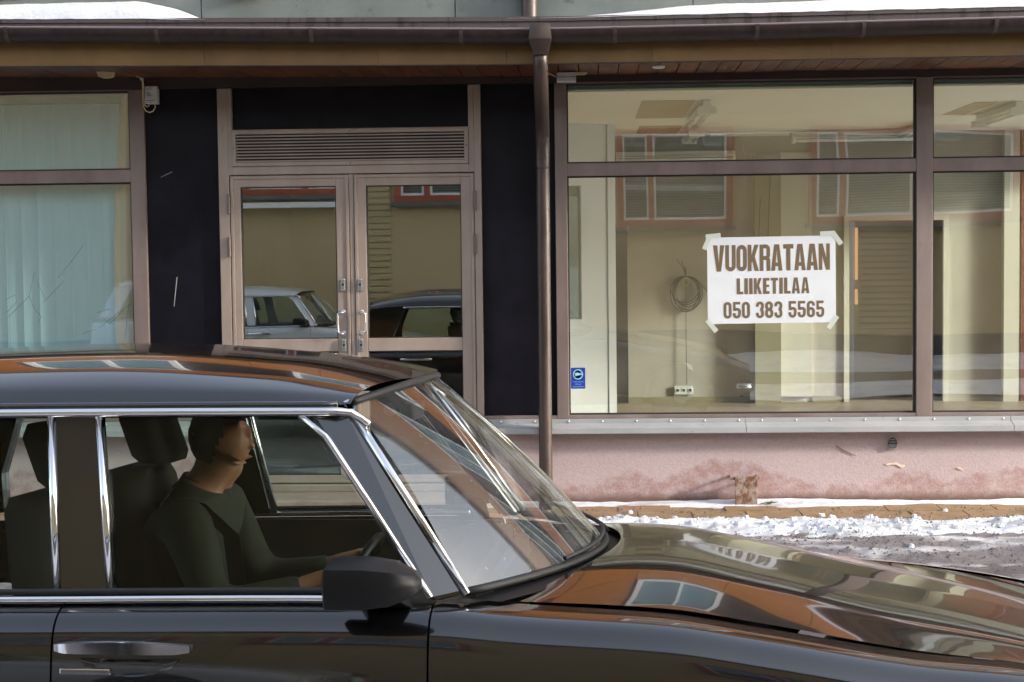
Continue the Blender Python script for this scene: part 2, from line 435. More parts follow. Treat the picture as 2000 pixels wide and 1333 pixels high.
# ------------------------------------------------------------------ mesh helpers
class MB:
    def __init__(self):
        self.v, self.f = [], []

    def box(self, x0, x1, y0, y1, z0, z1):
        n = len(self.v)
        self.v += [(x0, y0, z0), (x1, y0, z0), (x1, y1, z0), (x0, y1, z0), (x0, y0, z1), (x1, y0, z1), (x1, y1, z1), (x0, y1, z1)]
        self.f += [tuple(n + i for i in q) for q in ((0, 3, 2, 1), (4, 5, 6, 7), (0, 1, 5, 4), (1, 2, 6, 5), (2, 3, 7, 6), (3, 0, 4, 7))]
        return self

    def hexa(self, pts):
        """8 corners: bottom ring 4, top ring 4"""
        n = len(self.v)
        self.v += [tuple(p) for p in pts]
        self.f += [tuple(n + i for i in q) for q in ((0, 3, 2, 1), (4, 5, 6, 7), (0, 1, 5, 4), (1, 2, 6, 5), (2, 3, 7, 6), (3, 0, 4, 7))]
        return self

    def frame(self, x0, x1, z0, z1, w, y0, y1, wb=None, wt=None):
        wb = w if wb is None else wb
        wt = w if wt is None else wt
        self.box(x0, x0 + w, y0, y1, z0, z1)
        self.box(x1 - w, x1, y0, y1, z0, z1)
        self.box(x0 + w, x1 - w, y0, y1, z0, z0 + wb)
        self.box(x0 + w, x1 - w, y0, y1, z1 - wt, z1)
        return self

    def loft(self, rings, closed=True, cap=True):
        n = len(self.v)
        k = len(rings[0])
        for r in rings:
            self.v += [tuple(p) for p in r]
        for i in range(len(rings) - 1):
            for j in range(k if closed else k - 1):
                a, b = n + i * k + j, n + i * k + (j + 1) % k
                self.f.append((a, b, b + k, a + k))
        if cap and closed:
            self.f.append(tuple(n + j for j in reversed(range(k))))
            self.f.append(tuple(n + (len(rings) - 1) * k + j for j in range(k)))
        return self

    def tube(self, path, r, seg=8, cap=True):
        pts = [Vector(p) for p in path]
        rs = r if hasattr(r, '__len__') else [r] * len(pts)
        rings = []
        ref = None
        for i, p in enumerate(pts):
            t = (pts[min(i + 1, len(pts) - 1)] - pts[max(i - 1, 0)]).normalized()
            if ref is None:
                ref = Vector((0, 0, 1)) if abs(t.z) < 0.9 else Vector((1, 0, 0))
            a = t.cross(ref).normalized()
            b = a.cross(t).normalized()
            ref = b
            rings.append([p + (a * math.cos(2 * math.pi * k / seg) + b * math.sin(2 * math.pi * k / seg)) * rs[i] for k in range(seg)])
        return self.loft(rings, True, cap)

    def lathe(self, c, axis, prof, seg=24):
        """prof: list of (radius, offset along axis)"""
        ax = Vector(axis).normalized()
        a = ax.orthogonal().normalized()
        b = ax.cross(a)
        c = Vector(c)
        rings = [[c + ax * h + (a * math.cos(2 * math.pi * k / seg) + b * math.sin(2 * math.pi * k / seg)) * max(r, 1e-4) for k in range(seg)] for r, h in prof]
        return self.loft(rings, True, True)

    def prism(self, poly, axis, d0, d1):
        """poly: 2-D outline; axis 'y': (x,z) extruded along y; 'x': (y,z) along x; 'z': (x,y) along z"""
        def p3(p, d):
            return {'y': (p[0], d, p[1]), 'x': (d, p[0], p[1]), 'z': (p[0], p[1], d)}[axis]
        return self.loft([[p3(p, d0) for p in poly], [p3(p, d1) for p in poly]], True, True)

    def grid(self, fn, nu, nv):
        n = len(self.v)
        for i in range(nu + 1):
            for j in range(nv + 1):
                self.v.append(tuple(fn(i / nu, j / nv)))
        for i in range(nu):
            for j in range(nv):
                a = n + i * (nv + 1) + j
                self.f.append((a, a + 1, a + nv + 2, a + nv + 1))
        return self

    def mesh(self, name, material, smooth=False, sharp=None, fix=True):
        me = bpy.data.meshes.new(name)
        me.from_pydata(self.v, [], self.f)
        if fix:
            bm = bmesh.new()
            bm.from_mesh(me)
            bmesh.ops.recalc_face_normals(bm, faces=bm.faces[:])
            bm.to_mesh(me)
            bm.free()
        me.materials.append(MATS[material])
        if smooth:
            me.polygons.foreach_set('use_smooth', [True] * len(me.polygons))
            if sharp:
                me.set_sharp_from_angle(angle=R(sharp))
        me.update()
        return me

    def build(self, name, material, parent=None, smooth=False, sharp=None, bevel=0.0, fix=True, loc=None):
        o = bpy.data.objects.new(name, self.mesh(name, material, smooth, sharp, fix))
        COL.objects.link(o)
        if parent is not None:
            o.parent = parent
        if loc is not None:
            o.location = loc
        if bevel > 0:
            b = o.modifiers.new('bevel', 'BEVEL')
            b.width = bevel
            b.segments = 2
            b.limit_method = 'ANGLE'
        return o

def text_part(name, body, size, extrude, m, parent, loc):
    c = bpy.data.curves.new(name, 'FONT')
    c.body, c.size, c.extrude, c.align_x = body, size, extrude, 'CENTER'
    t = bpy.data.objects.new(name, c)
    COL.objects.link(t)
    bpy.context.view_layer.update()
    me = bpy.data.meshes.new_from_object(t.evaluated_get(bpy.context.evaluated_depsgraph_get()))
    bpy.data.objects.remove(t)
    me.materials.clear()
    me.materials.append(MATS[m])
    o = bpy.data.objects.new(name, me)
    COL.objects.link(o)
    o.parent, o.location, o.rotation_euler = parent, loc, (R(90), 0, 0)
    return o

def tag(o, label=None, cat=None, group=None, kind=None):
    for k, v in (('label', label), ('category', cat), ('group', group), ('kind', kind)):
        if v:
            o[k] = v
    return o

def empty(name, loc=(0, 0, 0), rz=0.0, label=None, cat=None, group=None):
    o = bpy.data.objects.new(name, None)
    COL.objects.link(o)
    o.location = loc
    o.rotation_euler = (0, 0, rz)
    return tag(o, label, cat, group)

def dup(o, parent=None, loc=None):
    c = o.copy()
    COL.objects.link(c)
    c.parent = parent
    if loc is not None:
        c.location = loc
    for ch in list(o.children):
        dup(ch, c)
    return c

def pchip(pts, x):
    """monotone-ish interpolation through (x, y) pairs"""
    if x <= pts[0][0]:
        return pts[0][1]
    if x >= pts[-1][0]:
        return pts[-1][1]
    n = len(pts)
    for i in range(n - 1):
        if x <= pts[i + 1][0]:
            break
    def sl(k):
        return (pts[k + 1][1] - pts[k][1]) / (pts[k + 1][0] - pts[k][0])
    def tg(k):
        if k == 0:
            return sl(0)
        if k == n - 1:
            return sl(n - 2)
        a, b = sl(k - 1), sl(k)
        return 0.0 if a * b <= 0 else 2 * a * b / (a + b)
    h = pts[i + 1][0] - pts[i][0]
    t = (x - pts[i][0]) / h
    a, b = tg(i) * h, tg(i + 1) * h
    y0, y1 = pts[i][1], pts[i + 1][1]
    return (2 * t**3 - 3 * t**2 + 1) * y0 + (t**3 - 2 * t**2 + t) * a + (-2 * t**3 + 3 * t**2) * y1 + (t**3 - t**2) * b

def nz(x, y, z=0.0):
    return noise.noise(Vector((x, y, z)))

def fbm(x, y, z=0.0, o=4):
    s, a = 0.0, 0.5
    for _ in range(o):
        s += a * noise.noise(Vector((x, y, z)))
        x, y, z, a = x * 2.1, y * 2.1, z * 2.1, a * 0.5
    return s

ROAD_Z = -0.06
# ================================================================== ground
g = MB().grid(lambda u, v: (-250 + 500 * u, -250 + 500 * v, -0.10), 4, 4).build('ground', 'snow_ground')
tag(g, kind='structure')
road = MB().grid(lambda u, v: (-60 + 120 * u, -8.6 + 7.1 * v, ROAD_Z + 0.006 * nz(-60 + 120 * u, v * 9)), 240, 30).build('road', 'asphalt', smooth=True)
tag(road, kind='structure')
sw = MB().box(-40, 40, -1.38, 0.30, -0.30, -0.024).build('sidewalk', 'gravel')
tag(sw, kind='structure')
# paving slabs
slab = MB().box(0.004, 0.346, 0.004, 0.346, -0.022, 0.0).mesh('paver', 'paver')
for i in range(-15, 19):
    for j in range(4):
        o = bpy.data.objects.new('paver', slab)
        COL.objects.link(o)
        o.parent = sw
        o.location = (i * 0.35 + 0.04 * (j % 2) * 3, -0.35 * (j + 1) + 0.03, random.uniform(-0.004, 0.002))
        o.rotation_euler = (random.uniform(-0.006, 0.006), random.uniform(-0.006, 0.006), 0)
kb = MB().box(-40, 40, -1.51, -1.38, -0.30, -0.004).build('kerb', 'kerb_stone', bevel=0.01)
tag(kb, kind='structure')
osw = MB().box(-40, 40, -13.3, -8.75, -0.30, 0.0).build('sidewalk_opposite', 'asphalt')
tag(osw, kind='structure')
okb = MB().box(-40, 40, -8.75, -8.6, -0.30, 0.005).build('kerb_opposite', 'kerb_stone', bevel=0.01)
tag(okb, kind='structure')

def snow_sheet(name, mat_name, x0, x1, y0, y1, nx, ny, hfn, label, base=0.0):
    def fn(u, v):
        x, y = x0 + (x1 - x0) * u, y0 + (y1 - y0) * v
        return (x, y, base + hfn(x, y))
    o = MB().grid(fn, nx, ny).build(name, mat_name, smooth=True)
    return tag(o, label, 'snow', kind='stuff')

def sstep(a, b, t):
    t = max(0.0, min(1.0, (t - a) / (b - a)))
    return t * t * (3 - 2 * t)

def bank_height(x, y):
    # low ploughed ridge over the outer slabs and the kerb
    c = -0.97 + 0.10 * nz(x * 0.7, 3.1)
    w = 0.42 + 0.07 * nz(x * 1.3, 8.0)
    d = abs(y - c) / w
    h = 0.070 * max(0.0, 1 - d * d)
    h *= 0.7 + 0.9 * fbm(x * 2.0, y * 2.6, 1.0)
    lump = max(0.0, fbm(x * 9, y * 9, 4.0, 3))
    h += 0.075 * lump * max(0.0, 1 - d)
    return h - 0.018 - 0.05 * max(0.0, d - 0.9)
snow_sheet('snow', 'dirty_snow', -5.4, 6.6, -1.75, -0.38, 580, 70, bank_height, 'white lumpy ridge of snow along the pavement edge', 0.0)

def slush_height(x, y):
    e = sstep(-1.0, -1.5, y) * sstep(-4.0, -3.0, y)
    e2 = 0.075 * sstep(-1.9, -1.45, y)
    return e2 - 0.012 + 0.055 * fbm(x * 1.1, y * 3.4, 2.0) * e + 0.022 * fbm(x * 12, y * 14, 5.0) - 0.02 * (1 - e)
snow_sheet('slush', 'slush', -5.4, 6.6, -4.1, -1.05, 440, 130, slush_height, 'thin grey slush and ice on the road beside the kerb', ROAD_Z + 0.012)

def wall_snow(x, y):
    k = 0.5 + 0.9 * fbm(x * 0.9, 0.0, 9.0, 3)
    w = 0.10 + 0.14 * max(0.0, k)
    d = max(0.0, -y - 0.0) / w
    return 0.030 * max(0.0, 1 - d) * (0.5 + k) + 0.010 * fbm(x * 8, y * 8, 3.0) - 0.010 - 0.02 * max(0, d - 1)
snow_sheet('snow', 'dirty_snow', -5.4, 6.6, -0.32, 0.01, 520, 22, wall_snow, 'narrow strip of old snow at the foot of the pink wall', 0.0)

cl = MB()
rk = random.Random(11)
for _ in range(760):
    x = rk.uniform(-1.0, 5.6)
    y = -0.97 + 0.10 * nz(x * 0.7, 3.1) + rk.gauss(0, 0.20)
    if nz(x * 1.3, 5.5) < 0.05 and rk.random() < 0.85:
        continue
    r = 0.004 + 0.022 * rk.random() ** 2.2
    zb_ = max(-0.002, bank_height(x, y))
    a = rk.uniform(0, 6.28)
    ring1 = [(x + r * rk.uniform(0.8, 1.3) * math.cos(a + k * 1.047), y + r * rk.uniform(0.8, 1.2) * math.sin(a + k * 1.047), zb_ - 0.003) for k in range(6)]
    ring2 = [(x + 0.6 * (p[0] - x) + rk.uniform(-0.2, 0.2) * r, y + 0.6 * (p[1] - y), zb_ + r * rk.uniform(0.55, 1.0)) for p in ring1]
    cl.loft([ring1, ring2])
tag(cl.build('snow', 'clean_snow', fix=False), 'loose crumbs of snow lying on the pavement ridge', 'snow', kind='stuff')
# grit scattered over the road edge and the slabs
gm = MB()
rg = random.Random(3)
for _ in range(18000):
    x = rg.uniform(-1.0, 5.6)
    y = -rg.uniform(1.2, 3.8) if rg.random() < 0.86 else -rg.uniform(0.2, 1.2)
    if nz(x * 0.9, y * 2.2, 6.0) < -0.15 and rg.random() < 0.6:
        continue
    s = rg.uniform(0.003, 0.009) * (1.7 if rg.random() < 0.08 else 1)
    if y > -1.3:
        zb = max(0.0, bank_height(x, y))
    else:
        zb = max(ROAD_Z + 0.004, ROAD_Z + 0.012 + slush_height(x, y))
        if y > -1.52:
            zb = max(zb, bank_height(x, y))
    a = rg.uniform(0, 6.28)
    n = len(gm.v)
    ca, sa = math.cos(a) * s, math.sin(a) * s
    gm.v += [(x + ca, y + sa, zb), (x - sa, y + ca, zb), (x - ca, y - sa, zb), (x + sa, y - ca, zb), (x + 0.2 * ca, y, zb + s * rg.uniform(0.5, 1.1))]
    gm.f += [(n, n + 1, n + 4), (n + 1, n + 2, n + 4), (n + 2, n + 3, n + 4), (n + 3, n, n + 4)]
tag(gm.build('gravel', 'gravel', fix=False), 'dark sanding grit scattered over slush and slabs', 'gravel', kind='stuff')

# snow banks on the far kerb and along the opposite wall (seen mirrored in the glass)
snow_sheet('snow', 'dirty_snow', -14, 14, -9.5, -8.2, 160, 16,
           lambda x, y: 0.20 * max(0, 1 - ((y + 8.85) / 0.5) ** 2) * (0.75 + 0.8 * fbm(x * 0.5, y, 2)) - 0.02, 'low snow bank on the kerb across the street', 0.0)
snow_sheet('snow', 'dirty_snow', -14, 14, -13.35, -12.5, 160, 14,
           lambda x, y: 0.26 * max(0, 1 - ((y + 13.25) / 0.75) ** 2) * (0.8 + 0.7 * fbm(x * 0.4, y, 7)) - 0.02, 'snow pushed against the wall across the street', 0.0)

# ================================================================== storefront building
B = empty('storefront_building', (0, 0, 0), 0, 'brown framed empty shopfront with black panels and pink plaster base', 'building')
XL, XR = -4.75, 5.05         # posts at the ends
def bx(name, m, *a, bevel=0.0, parent=B):
    return MB().box(*a).build(name, m, parent, bevel=bevel)

# plinth, left and right of the step
for (a, b) in ((XL - 3, -1.966), (-0.193, XR + 3)):
    MB().grid(lambda u, v: (a + (b - a) * u, 0.018 + 0.0025 * fbm((a + (b - a) * u) * 3, v * 1.6, 1.0), -0.12 + 0.605 * v), 80, 8).build('plinth', 'pink_plaster', B, smooth=True)
    bx('plinth_core', 'dark', a + 0.002, b - 0.002, 0.03, 0.22, -0.12, 0.484)
mat('undercoat', (0.62, 0.46, 0.32), (0.70, 0.58, 0.46), 40, None, rough=0.8)
for pl in ([(2.49, 0.250), (2.505, 0.262), (2.55, 0.268), (2.562, 0.272), (2.575, 0.262), (2.600, 0.252), (2.622, 0.252), (2.618, 0.238), (2.600, 0.232), (2.582, 0.240), (2.565, 0.252), (2.535, 0.254), (2.515, 0.248)],
           [(2.965, 0.232), (2.985, 0.236), (2.995, 0.224), (3.015, 0.222), (3.005, 0.215), (2.985, 0.216), (2.968, 0.224)],
           [(2.165, 0.385), (2.215, 0.352), (2.29, 0.318), (2.29, 0.314), (2.21, 0.346), (2.16, 0.382)]):
    MB().prism(pl, 'y', 0.0125, 0.0145).build('peeled_patch', 'undercoat' if pl[0][1] < 0.3 else 'tan_fascia', B)
# windowsill flashing, one length after another
def sill(x0, x1):
    o = MB().prism([(0.012, 0.577), (-0.006, 0.577), (-0.006, 0.546), (-0.086, 0.527), (-0.094, 0.522), (-0.094, 0.486), (-0.088, 0.486), (-0.088, 0.515), (0.012, 0.535)], 'x', x0, x1).build('windowsill', 'flashing', B)
    s = x0 + 0.11
    while s < x1 - 0.03:
        MB().lathe((s, -0.006, 0.561), (0, -1, 0), [(0.007, 0), (0.007, 0.002), (0.004, 0.005)], 8).build('screw', 'screw_metal', o, smooth=True)
        s += 0.228
for (a, b) in ((XL, -3.35), (-3.346, -1.97), (-0.19, 1.555), (1.559, 3.31), (3.314, XR)):
    sill(a, b)

# head beam
bx('header_beam', 'header_shade_brown', XL - 3, XR + 3, -0.012, 0.16, 2.826, 2.95)
# posts between the openings
for (a, b, z0, z1) in ((XL, -4.65, 0.577, 2.824), (-2.568, -2.467, 0.577, 2.824), (0.300, 0.381, 0.577, 2.824), (2.690, 2.797, 0.577, 2.824), (4.95, XR, 0.577, 2.824)):
    bx('post', 'frame', a, b, -0.002, 0.12, z0, z1, bevel=0.004)

def window(x0, x1, label):
    o = MB().box(x0, x1, 0.0, 0.11, 2.204, 2.289).build('transom', 'frame', B, bevel=0.003)
    MB().box(x0, x1, 0.0, 0.11, 0.577, 0.602).build('bottom_rail', 'frame', o, bevel=0.003)
    MB().box(x0, x1, 0.004, 0.11, 2.818, 2.825).build('top_rail', 'frame', o)
    # glazing beads
    for (z0, z1) in ((0.602, 2.204), (2.289, 2.818)):
        MB().frame(x0, x1, z0, z1, 0.010, 0.018, 0.05).build('glazing_bead', 'joint', o)
        MB().box(x0 + 0.002, x1 - 0.002, 0.040, 0.046, z0 + 0.002, z1 - 0.002).build('pane', 'shop_glass', o)
    return o
window(-4.65, -2.568, 'l')
window(0.381, 2.690, 'm')
window(2.797, 4.95, 'r')

# black infill panels
for (a, b, z0, z1) in ((-2.467, -1.968, 0.577, 2.824), (-0.191, 0.300, 0.577, 2.824), (-1.868, -0.278, 2.545, 2.824)):
    o = bx('infill_panel', 'black_panel', a, b, 0.026, 0.09, z0, z1)
    if a == -2.467:
        MB().prism([(-2.30, 1.36), (-2.296, 1.36), (-2.27, 1.56), (-2.275, 1.56)], 'y', 0.0245, 0.0258).build('scratch', 'scratch', o)
        MB().prism([(-2.37, 2.235), (-2.29, 2.27), (-2.29, 2.273), (-2.37, 2.237)], 'y', 0.0245, 0.0258).build('scratch', 'scratch', o)
bx('panel_foot', 'frame', -2.467, -1.968, 0.0, 0.10, 0.578, 0.60)
bx('panel_foot', 'frame', -0.191, 0.300, 0.0, 0.10, 0.578, 0.60)

# door surround
ds = MB()
ds.box(-1.966, -1.896, -0.010, 0.12, 0.10, 2.822)
ds.box(-0.239, -0.193, -0.010, 0.12, 0.10, 2.822)
ds.box(-1.896, -1.870, -0.010, 0.12, 2.242, 2.822)
ds.box(-0.276, -0.239, -0.010, 0.12, 2.242, 2.822)
ds.box(-1.870, -0.276, -0.010, 0.12, 2.242, 2.298)
ds.box(-1.870, -0.276, -0.006, 0.12, 2.538, 2.545)
ds.build('door_surround', 'door_paint', B, bevel=0.003)
bx('door_rebate', 'joint', -1.896, -0.239, 0.055, 0.10, 2.20, 2.242)
bx('door_mullion', 'door_paint', -1.084, -1.056, -0.002, 0.08, 0.146, 2.24, bevel=0.003)

# ventilation grille
vg = MB().frame(-1.869, -0.277, 2.299, 2.538, 0.026, -0.022, 0.03).build('vent_grille', 'door_paint', B, bevel=0.002)
MB().box(-1.842, -0.304, 0.045, 0.05, 2.325, 2.512).build('backing', 'dark', vg)
sl = MB().hexa([(-1.843, -0.014, 0.0), (-0.303, -0.014, 0.0), (-0.303, 0.012, 0.0045), (-1.843, 0.012, 0.0045),
                (-1.843, -0.013, 0.0095), (-0.303, -0.013, 0.0095), (-0.303, 0.013, 0.0075), (-1.843, 0.013, 0.0075)]).mesh('slat', 'door_paint')
for k in range(9):
    o = bpy.data.objects.new('slat', sl)
    COL.objects.link(o)
    o.parent = vg
    o.location = (0, 0, 2.3275 + k * 0.0208)
for (x, z) in ((-1.856, 2.42), (-0.290, 2.42), (-1.07, 2.525), (-1.07, 2.312)):
    MB().lathe((x, -0.022, z), (0, -1, 0), [(0.006, 0), (0.006, 0.002), (0.003, 0.004)], 8).build('screw', 'hinge_steel', vg)

def door(x0, x1, hinge_side):
    g0, g1 = (x0 + 0.071, x1 - 0.089) if hinge_side < 0 else (x0 + 0.082, x1 - 0.090)
    d = MB()
    d.box(x0, g0, 0.0, 0.055, 0.15, 2.236)
    d.box(g1, x1, 0.0, 0.055, 0.15, 2.236)
    d.box(g0, g1, 0.0, 0.055, 2.160, 2.236)
    d.box(g0, g1, 0.0, 0.055, 1.046, 1.133)
    d.box(g0, g1, 0.0, 0.055, 0.15, 0.205)
    o = d.build('door', 'door_paint', B, bevel=0.004)
    # raised edge profile round the leaf
    MB().frame(x0 + 0.004, x1 - 0.004, 0.152, 2.232, 0.020, -0.008, 0.0).build('edge_profile', 'door_paint', o, bevel=0.003)
    for (z0, z1) in ((0.205, 1.046), (1.133, 2.160)):
        MB().frame(g0, g1, z0, z1, 0.006, 0.006, 0.03).build('gasket', 'joint', o)
        t = 0.004     # the leaves' glass leans a little out of plumb
        h = z1 - z0
        lean = -h * 0.0085
        MB().hexa([(g0, 0.020, z0), (g1, 0.020, z0), (g1, 0.020 + t, z0), (g0, 0.020 + t, z0),
                   (g0, 0.020 - lean, z1), (g1, 0.020 - lean, z1), (g1, 0.020 - lean + t, z1), (g0, 0.020 - lean + t, z1)]).build('pane', 'door_glass', o)
    lx = x1 - 0.048 if hinge_side < 0 else x0 + 0.036
    for zc in (1.495, 1.088):
        lk = MB().box(lx - 0.016, lx + 0.016, -0.024, 0.0, zc - 0.042, zc + 0.042).build('lock', 'lock_steel', o, bevel=0.007)
        MB().lathe((lx, -0.024, zc + 0.002), (0, -1, 0), [(0.008, 0), (0.008, 0.002)], 12).build('keyhole', 'dark', o)
    s = -1 if hinge_side < 0 else 1
    hx = lx + s * 0.004
    pth = []
    for k in range(7):
        a = math.pi / 2 * k / 6
        pth.append((hx + s * (0.0 + 0.030 * math.sin(a)), -0.045 - 0.0 * k, 1.312 - 0.018 * (1 - math.cos(a))))
    pth = [(hx, 0.0, 1.312), (hx, -0.035, 1.312)] + [(p[0], -0.045, p[2]) for p in pth] + \
          [(hx + s * 0.032, -0.045, 1.24)] + [(p[0], -0.045, 2.48 - p[2]) for p in reversed(pth)] + [(hx, -0.035, 1.168), (hx, 0.0, 1.168)]
    MB().tube(pth, 0.0065, 8).build('handle', 'handle_steel', o, smooth=True)
    for zc in (1.312, 1.168):
        MB().lathe((hx, 0.0, zc), (0, -1, 0), [(0.017, 0), (0.017, 0.004), (0.011, 0.008)], 14).build('rosette', 'lock_steel', o, smooth=True, sharp=40)
    ex = x0 - 0.006 if hinge_side < 0 else x1 + 0.006
    for zc in (2.05, 1.76, 0.45):
        MB().lathe((ex, -0.020, zc - 0.068), (0, 0, 1), [(0.006, 0), (0.0105, 0.004), (0.0105, 0.066), (0.0085, 0.067), (0.0085, 0.069), (0.0105, 0.070), (0.0105, 0.132), (0.006, 0.136)], 10).build('hinge', 'hinge_steel', o, smooth=True, sharp=40)
    return o
door(-1.893, -1.086, -1)
door(-1.054, -0.242, 1)

# step
st = MB().box(-1.98, -0.18, -0.42, 0.30, -0.12, 0.095).build('doorstep', 'concrete_step', B, bevel=0.012)
MB().box(-1.963, -0.196, -0.05, 0.12, 0.096, 0.145).build('threshold', 'door_paint', st, bevel=0.005)

# upper storey: grey metal band then orange panels with windows, set just behind the canopy
ZU = 3.43
xs = [-8.0, -6.4, -5.2, -3.65, -2.05, -0.35, 1.22, 2.85, 4.45, 6.05, 8.0]
for i in range(len(xs) - 1):
    o = bx('metal_panel', 'grey_metal', xs[i] + 0.003, xs[i + 1] - 0.003, -0.048 - 0.002 * (i % 2), 0.1, 3.10, ZU, bevel=0.002)
bx('upper_core', 'dark', -14, 14, 0.02, 0.3, 2.96, 6.82)
up_win = [(-6.2, -4.9), (-3.6, -2.3), (-1.3, 0.0), (1.0, 2.3), (3.3, 4.6), (5.6, 6.9), (7.9, 9.2)]
zrows = [(ZU + 0.004, 4.05), (4.054, 5.35), (5.354, 6.1), (6.104, 6.8)]
for r, (z0, z1) in enumerate(zrows):
    x = -9.6
    while x < 9.6:
        x1 = x + 0.66
        blocked = r == 1 and any(a - 0.02 < x1 and b + 0.02 > x for a, b in up_win)
        if not blocked:
            bx('cladding_panel', 'orange_panel', x + 0.004, x1 - 0.004, -0.055, 0.02, z0, z1 - 0.006)
        x = x1
for r, (z0, z1) in enumerate(zrows):
    if r == 1:
        for (a, b) in up_win:
            o = MB().frame(a, b, z0, z1, 0.06, -0.075, 0.02).box((a + b) / 2 - 0.03, (a + b) / 2 + 0.03, -0.07, 0.02, z0 + 0.06, z1 - 0.06).build('upper_window', 'sash_white', B)
            MB().box(a + 0.05, b - 0.05, -0.02, -0.014, z0 + 0.05, z1 - 0.05).build('pane', 'far_glass', o)
            MB().box(a + 0.05, b - 0.05, 0.005, 0.015, z0 + 0.05, z1 - 0.05).build('blind', 'blind_teal', o)
# two timber brackets below the panels show at the top edge of the picture
for (x0, x1) in ((-1.84, -1.64), (0.02, 0.24)):
    MB().prism([(x0, 3.50), (x0 + 0.02, 3.405), (x1, 3.445), (x1, 3.50)], 'y', -0.16, -0.056).build('timber_corbel', 'orange_panel', B)
bx('roof', 'grey_metal', -14, 14, -0.25, 10.4, 6.82, 6.95)

# canopy: soffit boards, fascia, gutter
def fz(x):      # the eaves climb slightly to the left of the downpipe
    return 0.014 * max(0.0, -x - 0.2)
bw = 0.128
i = 0
x = -4.4
soffit_mesh = {}
while x < 4.5:
    dz = random.uniform(-0.0015, 0.0015)
    z = 2.872 + fz(x) + dz
    MB().box(x + 0.004, x + bw - 0.003, -0.712, -0.013, z, z + 0.018).build('soffit_board', 'soffit_wood', B)
    x += bw
bx('canopy_deck', 'dark', -8, 8, -0.70, 0.02, 3.0, 3.06)
def eave_run(name, m, prof, x0, x1, gfn, step=0.4):
    n = max(1, int((x1 - x0) / step))
    rings = []
    for k in range(n + 1):
        xx = x0 + (x1 - x0) * k / n
        rings.append([(xx, y, z + gfn(xx)) for y, z in prof])
    return MB().loft(rings, True, True).build(name, m, B, smooth=True, sharp=35)
fsplit = [-8, -4.6, -1.87, -0.78, 0.02, 0.92, 2.02, 3.6, 8]
for k in range(len(fsplit) - 1):
    off = 0.003 * (k % 2)
    eave_run('fascia_board', 'tan_fascia', [(-0.735 - off, 2.866), (-0.735 - off, 3.035), (-0.715, 3.035), (-0.715, 2.866)], fsplit[k] + 0.001, fsplit[k + 1] - 0.001, fz)
eave_run('drip_edge', 'gutter_paint', [(-0.742, 2.859), (-0.742, 2.866), (-0.714, 2.866), (-0.714, 2.859)], -8, 8, fz)
def gz(x):      # gutter falls to the outlet
    return 0.021 * max(0.0, 0.2 - x) + 0.004 * max(0.0, x - 0.3) + 0.004 * max(0.0, x - 1.6)
usplit = [-8, -3.1, -1.42, 0.0, 1.72, 3.1, 8]
for k in range(len(usplit) - 1):
    eave_run('roof_edge', 'upper_fascia', [(-0.742, 3.04), (-0.742, 3.122), (-0.752, 3.124), (-0.752, 3.152), (-0.72, 3.156), (-0.72, 3.04)],
             usplit[k] + 0.001, usplit[k + 1] - 0.001, lambda x: 0.7 * gz(x))
eave_run('canopy_roof', 'grey_metal', [(-0.72, 3.150), (-0.72, 3.154), (-0.04, 3.215), (-0.04, 3.205)], -8, 8, lambda x: 0.7 * gz(x))
gprof = []
GC, GR = (-0.828, 3.052), 0.078
for k in range(15):
    a = math.pi * k / 14
    gprof.append((GC[0] - GR * math.cos(a), GC[1] - GR * math.sin(a) * 1.05))
inner = [(GC[0] + (y - GC[0]) * 0.965, GC[1] + (z - GC[1]) * 0.965 + 0.0005) for y, z in reversed(gprof)]
gut = eave_run('gutter', 'gutter_paint', gprof + inner, -8, 8, gz)
n = 40
MB().tube([(-8 + 16 * k / n, GC[0] - GR + 0.004, GC[1] + 0.003 + gz(-8 + 16 * k / n)) for k in range(n + 1)], 0.0085, 8).build('rolled_lip', 'gutter_lip_highlight', gut, smooth=True)
for xb in (-3.72, -3.07, -2.13, -1.17, -0.25, 0.69, 1.55, 2.19, 2.98, 3.9):
    prof = [(GC[0] - (GR + 0.007) * math.cos(math.pi * k / 14), GC[1] + gz(xb) + 0.003 - (GR + 0.007) * math.sin(math.pi * k / 14) * 1.05) for k in range(15)]
    prof2 = [(GC[0] + (y - GC[0]) * 0.97, GC[1] + gz(xb) + (z - GC[1] - gz(xb)) * 0.97) for y, z in reversed(prof)]
    MB().prism(prof + prof2, 'x', xb - 0.012, xb + 0.012).build('gutter_bracket', 'pipe_paint', gut, smooth=True, sharp=40)

# downpipe with funnel outlet, crimped bend and joints
px_, rr = 0.222, 0.0455
dp = MB()
path, rad = [], []
for k in range(9):
    t = k / 8
    path.append((px_ + 0.012 * (1 - t), -0.83, 2.95) if k == 0 else (px_ + 0.012 * (1 - t), -0.83 + 0.70 * sstep(0, 1, t), 2.90 - 0.50 * t))
path += [(px_, -0.128, 2.33), (px_, -0.126, 2.25)]
dp_o = MB().tube(path, rr, 20).build('downpipe', 'pipe_paint', B, smooth=True)
MB().tube([(px_, -0.126, 2.262), (px_, -0.126, 0.08)], rr * 0.985, 20).build('pipe_length', 'pipe_paint', dp_o, smooth=True, sharp=50)
MB().tube([(px_, -0.126, 2.42), (px_, -0.126, 2.255)], rr * 1.03, 20).build('pipe_socket', 'pipe_paint', dp_o, smooth=True, sharp=50)
MB().tube([(px_, -0.126, 0.09), (px_, -0.15, 0.06), (px_, -0.24, 0.03)], rr, 20).build('pipe_shoe', 'pipe_paint', dp_o, smooth=True, sharp=50)
ox = px_ + 0.012
def rect(cx, cy, z, hx, hy, n=6):
    return [(cx + sx * hx, cy + sy * hy, z) for sx, sy in ((-1, -1), (-0.4, -1.12), (0.4, -1.12), (1, -1), (1, 1), (-1, 1))]
